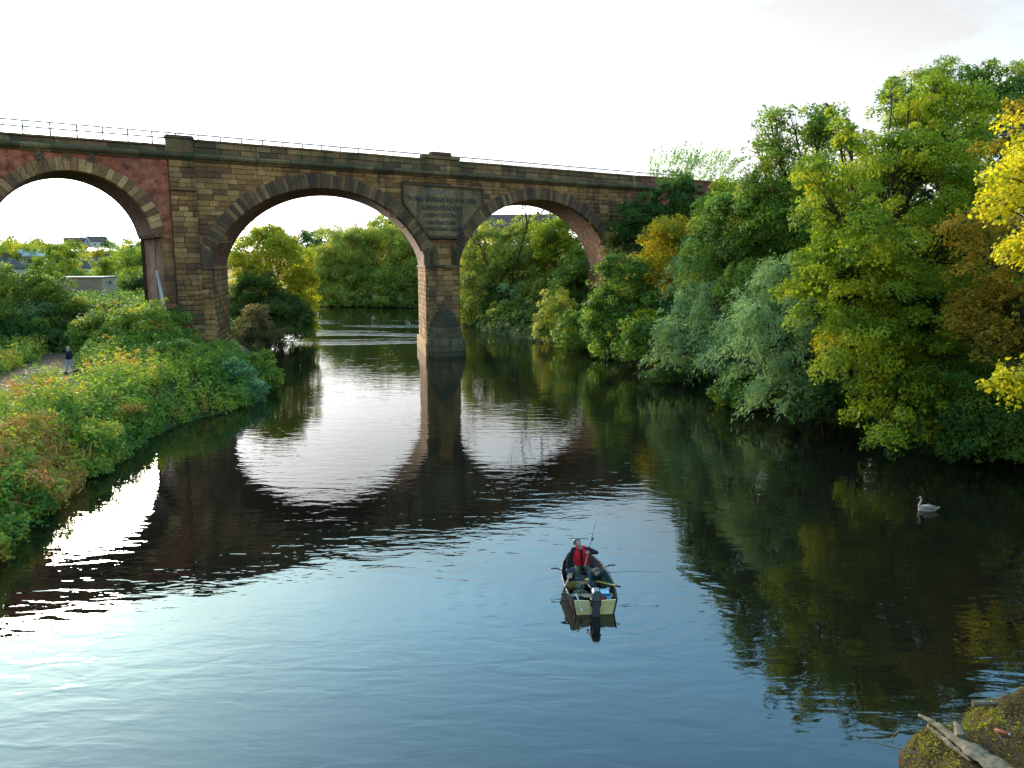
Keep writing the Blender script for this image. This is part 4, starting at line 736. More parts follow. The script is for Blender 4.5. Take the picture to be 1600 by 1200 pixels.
P = np.stack([rng.uniform(-22, 32, 4200), rng.uniform(17, 150, 4200)], 1); d = sdist(P); Q_ = np.stack([rng.uniform(-18, 12, 2600), rng.uniform(88, 140, 2600)], 1); P = np.concatenate([P, Q_]); d = np.concatenate([d, sdist(Q_)]); P = P[(d > -.1) & (d < 14) & (P[:, 0] > np.interp(P[:, 1], [0, 60, 85, 120, 160], [0, 5, 0, -16, -30]))]
o = herbs('undergrowth', P, 'dark', .4, 1.3, 26, .24, rng.uniform(.1, .8, len(P))); tag(o, 'dark ground cover along the foot of the right bank', 'undergrowth')

# ------------------------------------------------------------------ mossy mound at the lower right
xs = np.arange(6.2, 15.2, .075); ys = np.arange(7, 17, .075); ax_, ay_ = np.meshgrid(xs, ys); PB = np.stack([ax_.ravel(), ay_.ravel()], 1); d = sdist(PB)
d = d+vnoise(PB[:, 0], PB[:, 1], .35, 5)*.16+vnoise(PB[:, 0], PB[:, 1], .13, 2)*.06
def mound_z(d, P): return np.where(d > -.35, -.25+.98*sm((d+.3)/.75)+.10*sm(d/2.2)+vnoise(P[:, 0], P[:, 1], .5, 1)*.07+vnoise(P[:, 0], P[:, 1], .17, 7)*.03, -.6)
zb = mound_z(d, PB); n_ = len(xs); i2 = (np.arange(len(ys)-1)[:, None]*n_+np.arange(n_-1)[None]).ravel()
m, nd, lk, out = new_mat('mossy_earth'); b = nd.new('ShaderNodeBsdfPrincipled'); b.inputs['Roughness'].default_value = .95; b.inputs['Specular IOR Level'].default_value = .05; g = nd.new('ShaderNodeNewGeometry')
n1 = noise(nd, lk, g.outputs['Position'], 2.6, 7, .65); n2 = noise(nd, lk, g.outputs['Position'], 22, 5, .7)
r1 = ramp(nd, [(.36, (.035, .024, .017)), (.48, (.07, .046, .028)), (.58, (.07, .06, .02)), (.7, (.10, .10, .018))]); r2 = ramp(nd, [(.35, (.25, .25, .25)), (.65, (1.8, 1.7, 1.6))]); lk.new(n1.outputs[0], r1.inputs[0]); lk.new(n2.outputs[0], r2.inputs[0])
lk.new(mixc(nd, lk, 1.0, r1.outputs[0], r2.outputs[0], 'MULTIPLY'), b.inputs['Base Color']); bp = nd.new('ShaderNodeBump'); bp.inputs['Strength'].default_value = .9; bp.inputs['Distance'].default_value = .04; lk.new(n2.outputs[0], bp.inputs['Height']); lk.new(bp.outputs[0], b.inputs['Normal']); lk.new(b.outputs[0], out.inputs[0])
tag(link('river_bank', mesh_np('river_bank', np.column_stack([PB, zb]), np.stack([i2, i2+1, i2+n_+1, i2+n_], 1), True), m), kind='structure')
def on_mound(n, dmin, dmax):
    P = np.stack([rng.uniform(6.4, 12.5, n), rng.uniform(11, 16.3, n)], 1); d = sdist(P); k = (d > dmin) & (d < dmax); P = P[k]; d = d[k]
    return P, mound_z(d+vnoise(P[:, 0], P[:, 1], .35, 5)*.16+vnoise(P[:, 0], P[:, 1], .13, 2)*.06, P)
P, z = on_mound(22000, -.15, .55); k = vnoise(P[:, 0], P[:, 1], .4, 9) > -.05; P = P[k]; z = z[k]; q = len(P)
V, F = leaf_quads(np.column_stack([P, z+rng.uniform(0, .07, q)]), nrm(rand_unit(q)+np.array([0, 0, .9])), rand_unit(q), rng.uniform(.03, .10, q), rng.uniform(.012, .03, q))
tag(link('moss', mesh_np('moss', V, F, tint=np.repeat(rng.uniform(.1, .95, q), 4)), LM['moss']), 'yellow green moss and short grass along the rim of the mound', 'moss', kind='stuff')
P, z = on_mound(26000, .1, 4); q = len(P)
V, F = leaf_quads(np.column_stack([P, z+rng.uniform(.0, .05, q)]), nrm(rand_unit(q)*.6+np.array([0, 0, 1])), rand_unit(q), rng.uniform(.03, .13, q), rng.uniform(.006, .02, q))
tag(link('grass', mesh_np('grass', V, F, tint=np.repeat(np.clip(rng.uniform(0, 1, q)*.8+vnoise(P[:, 0], P[:, 1], .45, 6)*.5, 0, 1), 4)), LM['litter']), 'thin trampled grass on the earth mound', 'grass', kind='stuff')
P, z = on_mound(9000, -.12, .35); k = vnoise(P[:, 0], P[:, 1], .3, 3) > .12; P = P[k][:1500]; z = z[k][:1500]; q = len(P)
lenb = rng.uniform(.08, .26, q); ab = nrm(rng.normal(size=(q, 3))*.55+np.array([-.25, .1, 1.0]))
V, F = leaf_quads(np.column_stack([P, z])+ab*lenb[:, None]*.45, nrm(rand_unit(q)), ab, lenb, rng.uniform(.008, .018, q))
tag(link('grass', mesh_np('grass', V, F, tint=np.repeat(rng.uniform(.1, .9, q), 4)), LM['moss']), 'longer grass blades fringing the edge of the mound', 'grass', kind='stuff')
P, z = on_mound(160, .15, 4); q = len(P)
V, F = leaf_quads(np.column_stack([P, z+.025]), nrm(rand_unit(q)*.35+np.array([0, 0, 1])), rand_unit(q), rng.uniform(.04, .085, q), rng.uniform(.03, .06, q))
tag(link('fallen_leaves', mesh_np('fallen_leaves', V, F, tint=np.repeat(rng.uniform(0, 1, q), 4)), LM['yel']), 'scattered yellow fallen leaves on the earth mound', 'fallen leaves', kind='stuff')
M_drift = plain('driftwood', (.15, .115, .07), .85, .5, 9, bump=.9)
def mz(x, y):
    P = np.array([[x, y]]); d = sdist(P); return float(mound_z(d+vnoise(P[:, 0], P[:, 1], .35, 5)*.16, P)[0])
def slab(pts, widths, hs, n=10):
    v = []; f = []; r = random.Random(3); P = [Vector(p) for p in pts]
    for i, p in enumerate(P):
        d = (P[min(i+1, len(P)-1)]-P[max(0, i-1)]).normalized(); a = Vector((0, 0, 1)).cross(d).normalized()
        for k in range(n):
            q = 2*math.pi*k/n; v.append(p+a*widths[i]*math.cos(q)*r.uniform(.9, 1.1)+Vector((0, 0, 1))*hs[i]*math.sin(q)*r.uniform(.75, 1.2))
    for i in range(len(P)-1):
        for k in range(n): f.append((i*n+k, i*n+(k+1) % n, (i+1)*n+(k+1) % n, (i+1)*n+k))
    f += [tuple(range(n)), tuple((len(P)-1)*n+k for k in range(n))]; return v, f
def fine_axis(pts, w, h, n, seed):
    r = random.Random(seed); P = []; W_ = []; H_ = []
    for i in range(n):
        t = i/(n-1)*(len(pts)-1); k = min(int(t), len(pts)-2); u = t-k; P.append(pts[k].lerp(pts[k+1], u)+Vector((r.uniform(-.012, .012), 0, r.uniform(-.008, .008))))
        W_.append((w[k]*(1-u)+w[k+1]*u)*r.uniform(.85, 1.15)); H_.append((h[k]*(1-u)+h[k+1]*u)*r.uniform(.8, 1.25))
    return P, W_, H_
lg = empty('driftwood_log', (8.0, 13.2, 0)); tag(lg, 'bleached split tree trunk lying on the edge of the mossy mound', 'driftwood')
axl = [Vector((-.14, .82, .80)), Vector((-.06, .52, .84)), Vector((.02, .18, .86)), Vector((.10, -.2, .88)), Vector((.22, -.62, .9)), Vector((.38, -1.15, .92)), Vector((.55, -1.7, .9))]
v, f = slab(*fine_axis(axl, [.025, .055, .08, .15, .21, .24, .25], [.03, .05, .06, .07, .08, .09, .1], 34, 4), 16); MB().add(v, f).build('trunk', M_drift, lg, True)
v, f = slab(*fine_axis([p+Vector((-.10-.04*i, -.06, -.05)) for i, p in enumerate(axl[1:5])], [.02, .04, .05, .02], [.03, .05, .05, .02], 20, 8), 10); MB().add(v, f).build('split_limb', M_drift, lg, True)
MB().tube([axl[3]+Vector((.05, .1, .02)), axl[3]+Vector((.12, .35, .09)), axl[3]+Vector((.13, .5, .1))], [.12, .07, .02], 7).build('stub', M_drift, lg)
tag(MB().tube([(9.25, 14.62, .66), (9.5, 14.55, .72), (9.95, 14.5, .74)], [.07, .05, .02], 7).build('branch_stub', M_drift), 'short grey broken branch poking over the far rim of the mound', 'branch')
for i, (ps, r0, lb) in enumerate((([(7.62, 13.55, .72), (7.35, 13.62, .82), (7.05, 13.5, .62)], .012, 'thin curved twig arching over the water from the driftwood'), ([(7.35, 12.95, .7), (7.0, 13.2, .66), (6.6, 13.5, .6)], .016, 'straight pale twig sticking out over the water below the driftwood'), ([(8.9, 13.0, .84), (8.85, 13.2, .95), (8.95, 13.35, .93)], .012, 'small bent twig standing on the earth right of the driftwood'), ([(9.6, 13.2, .85), (9.85, 13.0, .9), (10.05, 12.7, .86)], .01, 'dry stalk lying near the right edge of the mound'))):
    tag(MB().tube(ps, [r0, r0*.8, r0*.4], 5).build('twig', M_drift), lb, 'twig')
M_or = plain('orange_plastic', (.42, .09, .03), .35, .1, 5)
bt = empty('plastic_bottle', (9.1, 13.45, mz(9.1, 13.45)+.06), R(-35)); tag(bt, 'small orange red plastic bottle dropped on the earth mound', 'bottle')
MB().tube([(-.11, 0, 0), (-.10, 0, 0), (.05, 0, 0), (.09, 0, 0), (.11, 0, 0)], [.02, .04, .04, .022, .015], 10).build('bottle_body', M_or, bt, True); MB().tube([(.11, 0, 0), (.135, 0, 0)], .02, 8).build('cap', plain('white_plastic', (.6, .58, .55), .4, .1), bt)

# ------------------------------------------------------------------ buildings beyond the left bank
M_cream = plain('cream_render', (.40, .32, .21), .9, .15, 1.2); M_tan = plain('tan_cladding', (.27, .19, .115), .9, .2, 1.0); M_brn = plain('brown_brick', (.15, .10, .08), .9, .25, 3); M_felt = plain('roof_felt', (.22, .21, .18), .9, .2, 1); M_glass = plain('dark_glass', (.03, .04, .05), .1, .2, 2, bump=0); M_slate = plain('roof_slate', (.095, .075, .062), .8, .3, 2); M_white = plain('white_render', (.62, .62, .6), .8, .08, 2); M_blue = plain('pale_blue_cladding', (.42, .5, .56), .8, .1, 2)
M_tile = plain('far_tile', (.14, .09, .07), .9, .25, 1)
fb = empty('flat_roofed_building', (-59.3, 110.5, 1.4), R(8)); tag(fb, 'low cream and brown flat roofed building behind the shrubs left of the brick pier', 'building')
MB().box((0, 0, 1.9), (6.6, 6, 3.8)).build('wall', M_brn, fb); MB().box((3.32, 0, 1.9), (.06, 5.9, 3.7)).build('side_wall', M_cream, fb)
MB().box((.1, -.1, 3.55), (7.3, 6.7, .34)).build('canopy', M_cream, fb); MB().box((-.2, .1, 4.7), (6.4, 6, 2.0)).build('upper_wall', M_tan, fb); MB().box((3.03, .1, 4.7), (.06, 5.9, 1.95)).build('upper_side_wall', M_cream, fb); MB().box((-.2, .1, 5.76), (6.7, 6.3, .14)).build('roof', M_felt, fb)
MB().box((1.6, -3.0, 1.6), (1.0, .08, 2.2)).build('door', M_slate, fb); MB().box((3.37, -.6, 5.0), (.06, .5, .4)).build('vent', M_glass, fb)
def house(name, c, rz, w, d, h, rh, wall, roof, lb, cat='house', chim=True, nwin=3):
    o = empty(name, c, rz); tag(o, lb, cat)
    mb = MB(); mb.box((0, 0, h/2), (w, d, h)); mb.build('wall', wall, o)
    MB().add([(-w/2, -d/2, h), (-w/2, d/2, h), (-w/2, 0, h+rh-.1), (w/2, -d/2, h), (w/2, d/2, h), (w/2, 0, h+rh-.1)], [(0, 1, 2), (5, 4, 3), (0, 3, 4, 1), (0, 2, 5, 3), (1, 4, 5, 2)]).build('gable', wall, o)
    e = .35; v = []
    for x in (-w/2-e, w/2+e): v += [(x, -d/2-e, h-.15), (x, 0, h+rh), (x, d/2+e, h-.15), (x, d/2+e, h), (x, 0, h+rh+.18), (x, -d/2-e, h)]
    rf = MB().add(v, [(0, 1, 7, 6), (1, 2, 8, 7), (2, 3, 9, 8), (3, 4, 10, 9), (4, 5, 11, 10), (5, 0, 6, 11), (5, 4, 3, 2, 1, 0), (6, 7, 8, 9, 10, 11)]).build('roof', roof, o)
    if chim: MB().box((w*.3, 0, h+rh+.3), (.8, .6, 1.3)).build('chimney', M_tile, rf)
    for k in range(nwin):
        x = (k-(nwin-1)/2)*w/nwin; wd = MB().box((x, -d/2-.03, h*.55), (w/nwin*.5, .08, h*.42)).build('window', M_white, o); MB().box((x, -d/2-.06, h*.55), (w/nwin*.42, .08, h*.34)).build('pane', M_glass, wd)
    return o
def gb(px, py, d, dz=0): c = at(px, py, d); return (c.x, c.y, max(c.z-dz, -1))
house('bungalow', gb(142, 436, 182), R(6), 13, 7, 2.6, 2.2, M_white, M_slate, 'white bungalow with a dark roof among trees under the left arch')
house('bungalow', gb(178, 438, 190), R(-4), 15, 7, 2.4, 2.4, M_tan, M_slate, 'long bungalow with a dark slate roof beside the white one')
house('bungalow', gb(0, 441, 132), R(70), 5, 5, 2.4, 1.5, M_blue, M_slate, 'pale blue gabled house at the left frame edge', nwin=1)
house('farmhouse', gb(119, 387, 565), R(14), 13, 8, 4, 3, M_white, M_tile, 'white farmhouse on the hilltop, left of the pair')
house('farmhouse', gb(152, 387, 575), R(60), 14, 9, 4, 4, M_white, M_tile, 'white gabled farmhouse on the hilltop, right of the pair')
house('farmhouse', gb(137, 387, 590), R(30), 8, 7, 3, 3, M_tan, M_tile, 'small cream farm building between the two white hilltop farmhouses', chim=False, nwin=1)
house('shed', gb(54, 418, 150), R(20), 4, 3.5, 2.2, 1, M_white, M_white, 'white roofed shed standing among the olive trees', 'shed', False, 1)
house('shed', gb(62, 462, 105), R(10), 2.2, 1.8, 1.4, .5, M_white, M_white, 'small white hut by the low wall', 'shed', False, 1)
house('terraced_house', gb(800, 376, 240), R(-8), 26, 8, 4, 3.5, M_tan, M_tile, 'brown roofed house on the skyline seen through the right arch', nwin=5)
w0, w1 = at(-20, 465, 101), at(85, 466, 104); dv = w1-w0
gw = empty('garden_wall', tuple((w0+w1)/2), math.atan2(dv.y, dv.x)); tag(gw, 'long low cream wall at the left frame edge beyond the shrubs', 'wall')
MB().box((0, 0, -.9), (dv.length, .25, 1.6)).build('wall_body', M_tan, gw); MB().box((0, 0, -.04), (dv.length, .4, .12)).build('coping', M_cream, gw)
M_fen = plain('dark_fence', (.06, .042, .052), .8, .25, 3)
f0, f1 = at(192, 487, 76), at(240, 484, 70.5); dv = f1-f0; fe = empty('fence', tuple((f0+f1)/2), math.atan2(dv.y, dv.x)); tag(fe, 'dark boarded fence running up to the brick pier', 'fence')
nb = 14
bd = MB().box((0, 0, -.75), (dv.length/nb-.03, .05, 1.5)).build('board', M_fen, fe); bd.location.x = -dv.length/2+dv.length/nb*.5
for k in range(1, nb): o = link('board', bd.data, None, fe); o.location.x = -dv.length/2+dv.length/nb*(k+.5)
MB().box((0, 0, .03), (dv.length, .12, .06)).build('rail', M_cream, fe)

# ------------------------------------------------------------------ figures
def caps_mesh(caps, seg=12):
    mb = MB()
    for a, c, r0, r1 in caps:
        a = Vector(a); c = Vector(c); d = c-a; L = max(d.length, 1e-4); d = d.normalized() if d.length > 1e-4 else Vector((0, 0, 1)); u = d.orthogonal().normalized(); w = d.cross(u); v = []; rows = []
        for k in range(5): q = -math.pi/2+math.pi/2*k/4; rows.append((a+d*r0*math.sin(q), r0*math.cos(q)))
        for k in range(5): q = math.pi/2*k/4; rows.append((c+d*r1*math.sin(q), r1*math.cos(q)))
        for p, r in rows:
            for k in range(seg): q = 2*math.pi*k/seg; v.append(p+(u*math.cos(q)+w*math.sin(q))*max(r, 1e-4))
        n = len(rows); mb.add(v, [(i*seg+k, i*seg+(k+1) % seg, (i+1)*seg+(k+1) % seg, (i+1)*seg+k) for i in range(n-1) for k in range(seg)]+[tuple(range(seg))[::-1], tuple((n-1)*seg+k for k in range(seg))])
    return mb
def body(name, caps, mats, parent, voxel=.013, smooth=3):
    """caps: (a, b, r0, r1, material index); melted into one continuous skin"""
    o = caps_mesh([c[:4] for c in caps]).build('tmp', None)
    o.data.materials.clear(); r = o.modifiers.new('r', 'REMESH'); r.mode = 'VOXEL'; r.voxel_size = voxel; s = o.modifiers.new('s', 'SMOOTH'); s.iterations = smooth; s.factor = .5
    dg = bpy.context.evaluated_depsgraph_get(); me = bpy.data.meshes.new_from_object(o.evaluated_get(dg)); bpy.data.objects.remove(o)
    n = len(me.polygons); C = np.zeros(n*3, np.float32); me.polygons.foreach_get('center', C); C = C.reshape(-1, 3); best = np.full(n, 1e9); mi = np.zeros(n, np.int32)
    for a, b, r0, r1, k in caps:
        a = np.array(a); e = np.array(b)-a; t = np.clip(((C-a)@e)/max(e@e, 1e-8), 0, 1); q = np.linalg.norm(C-(a+t[:, None]*e), axis=1)-(r0+(r1-r0)*t); w = q < best; best[w] = q[w]; mi[w] = k
    for m_ in mats: me.materials.append(m_)
    me.polygons.foreach_set('material_index', mi); me.polygons.foreach_set('use_smooth', np.ones(n, bool)); return link(name, me, None, parent)
def hand(wr, dr, side, pn, curl, k, thumb):
    """palm with five bent fingers; dr = along the hand, side = towards the thumb, pn = palm side"""
    wr = Vector(wr); dr = Vector(dr).normalized(); side = (Vector(side)-dr*Vector(side).dot(dr)).normalized(); pn = dr.cross(side)*(1 if dr.cross(side).dot(Vector(pn)) > 0 else -1); o = []
    kn = wr+dr*.09
    for j in (-.03, -.01, .01, .03): o.append((wr+dr*.015+side*j*.7, kn+side*j, .014, .013, k))
    for j, l in ((-.03, .062), (-.01, .078), (.01, .084), (.03, .074)):
        p = kn+side*j; d1 = (dr*math.cos(curl*.5)+pn*math.sin(curl*.5)); d2 = (dr*math.cos(curl*1.5)+pn*math.sin(curl*1.5)); q = p+d1*l*.55
        o += [(p, q, .0095, .009, k), (q, q+d2*l*.5, .009, .0075, k)]
    t0 = wr+dr*.03+side*.028; t1 = t0+(side*.7+dr*.6+pn*.25).normalized()*.04; o += [(t0, t1, .013, .011, k), (t1, t1+(dr*.8+pn*thumb).normalized()*.034, .011, .008, k)]; return o
def figure(J, f, up, mk):
    """body capsules from joints J; f facing, up of the head. mk = material index: skin, top, legs, shoe"""
    sk, tp, lg_, sh = mk; V3 = lambda k: Vector(J[k]); f = Vector(f).normalized(); up = Vector(up).normalized(); sd = f.cross(up).normalized(); hd = V3('head'); c = []
    c += [(hd+up*.035-f*.012, hd+up*.02+f*.012, .093, .088, sk), (hd-up*.055+f*.03, hd-up*.075+f*.045, .066, .05, sk), (hd+f*.092-up*.005, hd+f*.112-up*.035, .012, .017, sk), (hd+f*.095-up*.072, hd+f*.096-up*.074, .018, .018, sk)]
    for s in (1, -1): c += [(hd+sd*s*.088-up*.01, hd+sd*s*.097+up*.02-f*.012, .017, .019, sk), (hd+f*.083+up*.03+sd*.02*s, hd+f*.078+up*.03+sd*.045*s, .012, .01, sk)]
    nk = V3('neck'); c.append((nk, hd-up*.06-f*.015, .062, .055, sk))
    pe, ch = V3('pelvis'), V3('chest'); sa = (V3('shR')-V3('shL')).normalized(); ha = (V3('hipR')-V3('hipL')).normalized()
    for j in (-1, 1): c += [(ch+sa*.085*j, pe.lerp(ch, .5)+(sa+ha)*.04*j, .125, .125, tp), (pe.lerp(ch, .5)+(sa+ha)*.04*j, pe+ha*.07*j, .125, .13, tp)]
    c.append((ch+(nk-ch)*.4-sa*.09, ch+(nk-ch)*.4+sa*.09, .085, .085, tp))
    for s in 'LR':
        c += [(V3('sh'+s), V3('el'+s), .068, .052, tp), (V3('el'+s), V3('wr'+s), .052, .036, tp), (ch+(nk-ch)*.35, V3('sh'+s), .085, .07, tp)]
        c += [(V3('hip'+s), V3('kn'+s), .098, .066, lg_), (V3('kn'+s), V3('an'+s), .066, .046, lg_), (V3('an'+s), V3('to'+s), .045, .036, sh), (V3('an'+s)-Vector((0, 0, .01)), V3('an'+s)+(V3('an'+s)-V3('to'+s)).normalized()*.04-Vector((0, 0, .02)), .042, .036, sh)]
    c.append((pe-ha*.06, pe+ha*.06, .13, .13, lg_)); return c, hd, f, up, sd
def hair_cap(name, hd, f, up, sd, mat, parent, back=.35, grow=1.1):
    v = []; n, m_ = 14, 8; cen = hd+up*.025
    for i in range(m_+1):
        th = i/m_*1.75
        for k in range(n):
            ph = 2*math.pi*k/n; d = up*math.cos(th)+(f*math.cos(ph)+sd*math.sin(ph))*math.sin(th); lim = 1 if d.dot(f) < .45+.2*(1-th) else .9
            v.append(cen+d*.095*grow*lim+d*random.uniform(-.004, .004)-f*.012)
    mb = MB().add(v, [(i*n+k, i*n+(k+1) % n, (i+1)*n+(k+1) % n, (i+1)*n+k) for i in range(m_) for k in range(n) if not (i > m_*.5 and math.cos(2*math.pi*(k+.5)/n) > back)])
    return mb.build(name, mat, parent, True)
def eyes(hd, f, up, sd, parent):
    for s in (1, -1): caps_mesh([(hd+f*.086+up*.012+sd*.034*s, hd+f*.087+up*.012+sd*.034*s, .011, .011)], 8).build('eye', M_eye, parent, True)
M_eye = plain('eye', (.03, .025, .02), .2, .1, bump=0); M_skin = plain('skin', (.42, .24, .18), .55, .08, 20, bump=.05)
M_navy = plain('navy_jacket', (.012, .016, .03), .8, .3, 14); M_jean = plain('pale_jeans', (.22, .30, .38), .85, .15, 18); M_shoe = plain('dark_shoe', (.02, .018, .016), .7, .2)
M_hair_b = plain('dark_hair', (.025, .02, .016), .7, .3, 30); M_hair_g = plain('grey_brown_hair', (.12, .09, .075), .8, .3, 30); M_hair_s = plain('cropped_grey_hair', (.3, .2, .16), .8, .2, 40)
M_teal = plain('teal_jacket', (.012, .035, .045), .75, .35, 12); M_drk = plain('dark_jacket', (.02, .018, .02), .8, .3, 12); M_red = plain('red_vest', (.55, .012, .02), .6, .12, 16); M_olive = plain('olive_cloth', (.07, .085, .05), .85, .25, 10); M_black = plain('black_rubber', (.012, .012, .013), .5, .2, 8)

# man walking on the path
gm = ground(-29.45, 52)+.06
mn = empty('person', (-29.45, 52, gm), R(155)); tag(mn, 'person with cropped hair in a dark jacket and pale jeans walking along the riverside path', 'person')
J = dict(pelvis=(0, 0, .95), chest=(0, .02, 1.3), neck=(0, .02, 1.48), head=(0, .05, 1.64), shL=(.21, .01, 1.42), shR=(-.21, .01, 1.42), elL=(.30, -.06, 1.13), elR=(-.30, .03, 1.12), wrL=(.27, .09, .93), wrR=(-.27, .16, .94), hipL=(.10, 0, .9), hipR=(-.10, 0, .9), knL=(.11, .14, .5), knR=(-.11, .0, .5), anL=(.11, .20, .08), anR=(-.11, -.2, .12), toL=(.12, .38, .04), toR=(-.12, -.04, .04))
c, hd, f, up, sd = figure(J, (0, 1, -.08), (0, .05, 1), (0, 1, 2, 3))
for a, b, r0, r1, k in ((( .0, .09, 1.05), (0, .08, 1.25), .14, .13, 1),): c.append((a, b, r0, r1, k))
c += hand(J['wrL'], (0, .1, -1), (0, 1, 0), (-1, 0, 0), .5, 0, .2)+hand(J['wrR'], (0, .1, -1), (0, 1, 0), (1, 0, 0), .5, 0, .2)
body('body', c, [M_skin, M_navy, M_jean, M_shoe], mn); hair_cap('hair', hd, f, up, sd, M_hair_s, mn, grow=1.015); eyes(hd, f, up, sd, mn)

# ------------------------------------------------------------------ fishing boat
BX, BY, BR = 2.235, 20.12, R(3.5)
Mb = Matrix.Translation((BX, BY, 0)) @ Matrix.Rotation(BR, 4, 'Z')
bt = empty('rowing_boat', (BX, BY, 0), BR); tag(bt, 'small dark fishing boat with a cream transom carrying two anglers', 'boat')
M_hull = plain('hull_paint', (.03, .027, .02), .75, .3, 3); M_in = plain('boat_lining', (.05, .045, .042), .7, .35, 5); M_crm = plain('cream_paint', (.5, .42, .18), .62, .18, 2.5); M_wood = plain('varnished_wood', (.2, .12, .06), .5, .3, 6)
stt = [(0, .60, .48, .42), (.5, .665, .54, .41), (1.1, .70, .57, .42), (1.8, .68, .53, .45), (2.4, .56, .40, .50), (2.9, .36, .20, .56), (3.2, .17, .06, .60), (3.34, .03, .01, .63)]
def shell(inset, zb):
    v = []; n = 9
    for y, g_, b_, zg in stt:
        g2, b2 = max(g_-inset, .004), max(b_-inset, .002); yy = y-(inset*1.5 if y > 3 else 0)
        sec = [(-g2, zg), (-(g2*.75+b2*.25)-.01, zg*.55), (-(g2*.3+b2*.7)-.01, zg*.15+zb*.2), (-b2*.85, zb*.85), (0, zb), (b2*.85, zb*.85), ((g2*.3+b2*.7)+.01, zg*.15+zb*.2), ((g2*.75+b2*.25)+.01, zg*.55), (g2, zg)]
        v += [(x, yy, z) for x, z in sec]
    return v, [(i*n+k, i*n+k+1, (i+1)*n+k+1, (i+1)*n+k) for i in range(len(stt)-1) for k in range(n-1)], n
v, f, n = shell(0, -.14); MB().add(v, f).build('hull', M_hull, bt, True)
v, f, n = shell(.03, -.06); MB().add(v, f).build('lining', M_in, bt, True)
for s in (1, -1): MB().tube([(s*g_, y, zg+.01) for y, g_, b_, zg in stt], [.026]*7+[.02], 7).build('gunwale', M_black, bt, True)
tr = [(-.585, .41), (-.50, .02), (-.42, -.10), (.42, -.10), (.50, .02), (.585, .41), (.16, .385), (.15, .34), (-.15, .34), (-.16, .385)]
MB().prism(tr, -.045, .0).build('transom', M_crm, bt)
for s in (1, -1): MB().tube([(s*.6, -.03, .43), (s*.515, -.03, .0), (s*.45, -.03, -.1)], .028, 6).build('corner_strip', M_black, bt)
for y in (.55, 1.45, 2.35): MB().box((0, y, .27), (1.24 if y < 2 else .98, .24, .035)).build('thwart', M_wood, bt, bevel=.005)
MB().box((0, 1.2, -.035), (.8, 2.2, .03)).build('floorboard', M_in, bt)
for y, s in ((1.95, -1), (2.1, 1)):
    g_ = .66; MB().tube([(s*g_, y, .47), (s*(g_+.13), y+.02, .5)], .018, 6).build('rowlock', M_black, bt); MB().box((s*(g_+.2), y+.03, .51), (.22, .05, .03)).build('rod_rest', M_black, bt)
MB().tube([(-.62, .35, .42), (-.86, .38, .44)], .016, 6).build('rod_rest', M_black, bt); MB().tube([(-.66, .25, .30), (-.9, .22, .31)], .02, 6).build('rod_rest', M_black, bt)
def inb(name, loc, label, cat, rz=0): o = empty(name, tuple(Mb @ Vector(loc)), BR+rz); tag(o, label, cat); return o
# outboard motor on the transom
ob = inb('outboard_motor', (.02, -.05, .3), 'dark outboard motor clamped to the middle of the cream transom', 'outboard motor'); M_cowl = plain('motor_cowl', (.035, .045, .045), .4, .2, 4); M_grey = plain('grey_metal', (.14, .145, .15), .4, .2, 6, metal=.5)
MB().box((0, -.08, .30), (.27, .36, .26), taper=.8).build('cowl', M_cowl, ob, bevel=.035); MB().box((0, -.08, .445), (.19, .26, .03), taper=.8).build('cowl_lid', M_grey, ob, bevel=.008)
MB().box((0, -.09, -.12), (.2, .12, .58)).build('leg', M_cowl, ob, bevel=.02); MB().box((0, .0, .05), (.28, .13, .22)).build('bracket', M_black, ob, bevel=.015); MB().box((0, -.12, -.42), (.05, .26, .16)).build('gearcase', M_black, ob, bevel=.01)
MB().tube([(-.02, .05, .3), (-.10, .25, .36), (-.14, .42, .37)], [.02, .018, .024], 7).build('tiller', M_grey, ob)
def oar(loc0, loc1, label, mat):
    o = inb('oar', loc0, label, 'oar'); a = Vector((0, 0, 0)); e = Vector(loc1)-Vector(loc0)
    MB().tube([a, e*.8], .024, 7).build('shaft', mat, o); MB().tube([e*.8, e], .03, 7).build('grip', M_black, o); MB().box(-e.normalized()*.22, (.14, .5, .02), M=e.to_track_quat('Y', 'Z').to_matrix().to_4x4()).build('blade', mat, o)
M_yel = plain('yellow_varnish', (.52, .4, .1), .4, .12, 5)
oar((.28, 1.12, .44), (.78, .45, .56), 'yellow oar angled out over the right gunwale of the boat', M_yel); oar((-.5, 1.5, .42), (-.74, .55, .52), 'brown oar lying along the left gunwale of the boat', M_wood)
o = inb('bait_scoop', (-.45, -.05, .42), 'white handled scoop hung over the left of the cream transom', 'scoop'); M_wht = plain('white_enamel', (.5, .48, .42), .4, .05)
MB().tube([(-.06, .12, .14), (0, -.03, .02), (.06, -.08, -.2)], [.022, .018, .016], 7).build('handle', M_wht, o); MB().tube([(.06, -.08, -.2), (.062, -.085, -.21), (.07, -.09, -.27)], [.02, .062, .05], 10).build('cup', M_wht, o)
o = inb('bait_box', (.33, .42, .36), 'pale blue bait box on the stern seat beside the outboard', 'box'); M_bl = plain('blue_plastic', (.03, .15, .27), .4, .1); M_pb = plain('pale_blue_plastic', (.2, .38, .44), .4, .08)
MB().box((0, 0, 0), (.24, .26, .14), taper=1.05).build('tub', M_bl, o, bevel=.01); MB().box((0, 0, .085), (.27, .29, .04)).build('lid', M_pb, o, bevel=.01)
o = inb('bait_tub', (.42, .18, .33), 'small white tub in front of the pale blue bait box', 'tub'); MB().tube([(0, 0, -.1), (0, 0, .04)], [.06, .075], 12).build('tub_body', M_pb, o, True); MB().tube([(0, 0, .04), (0, 0, .06)], .08, 12).build('lid', M_bl, o)
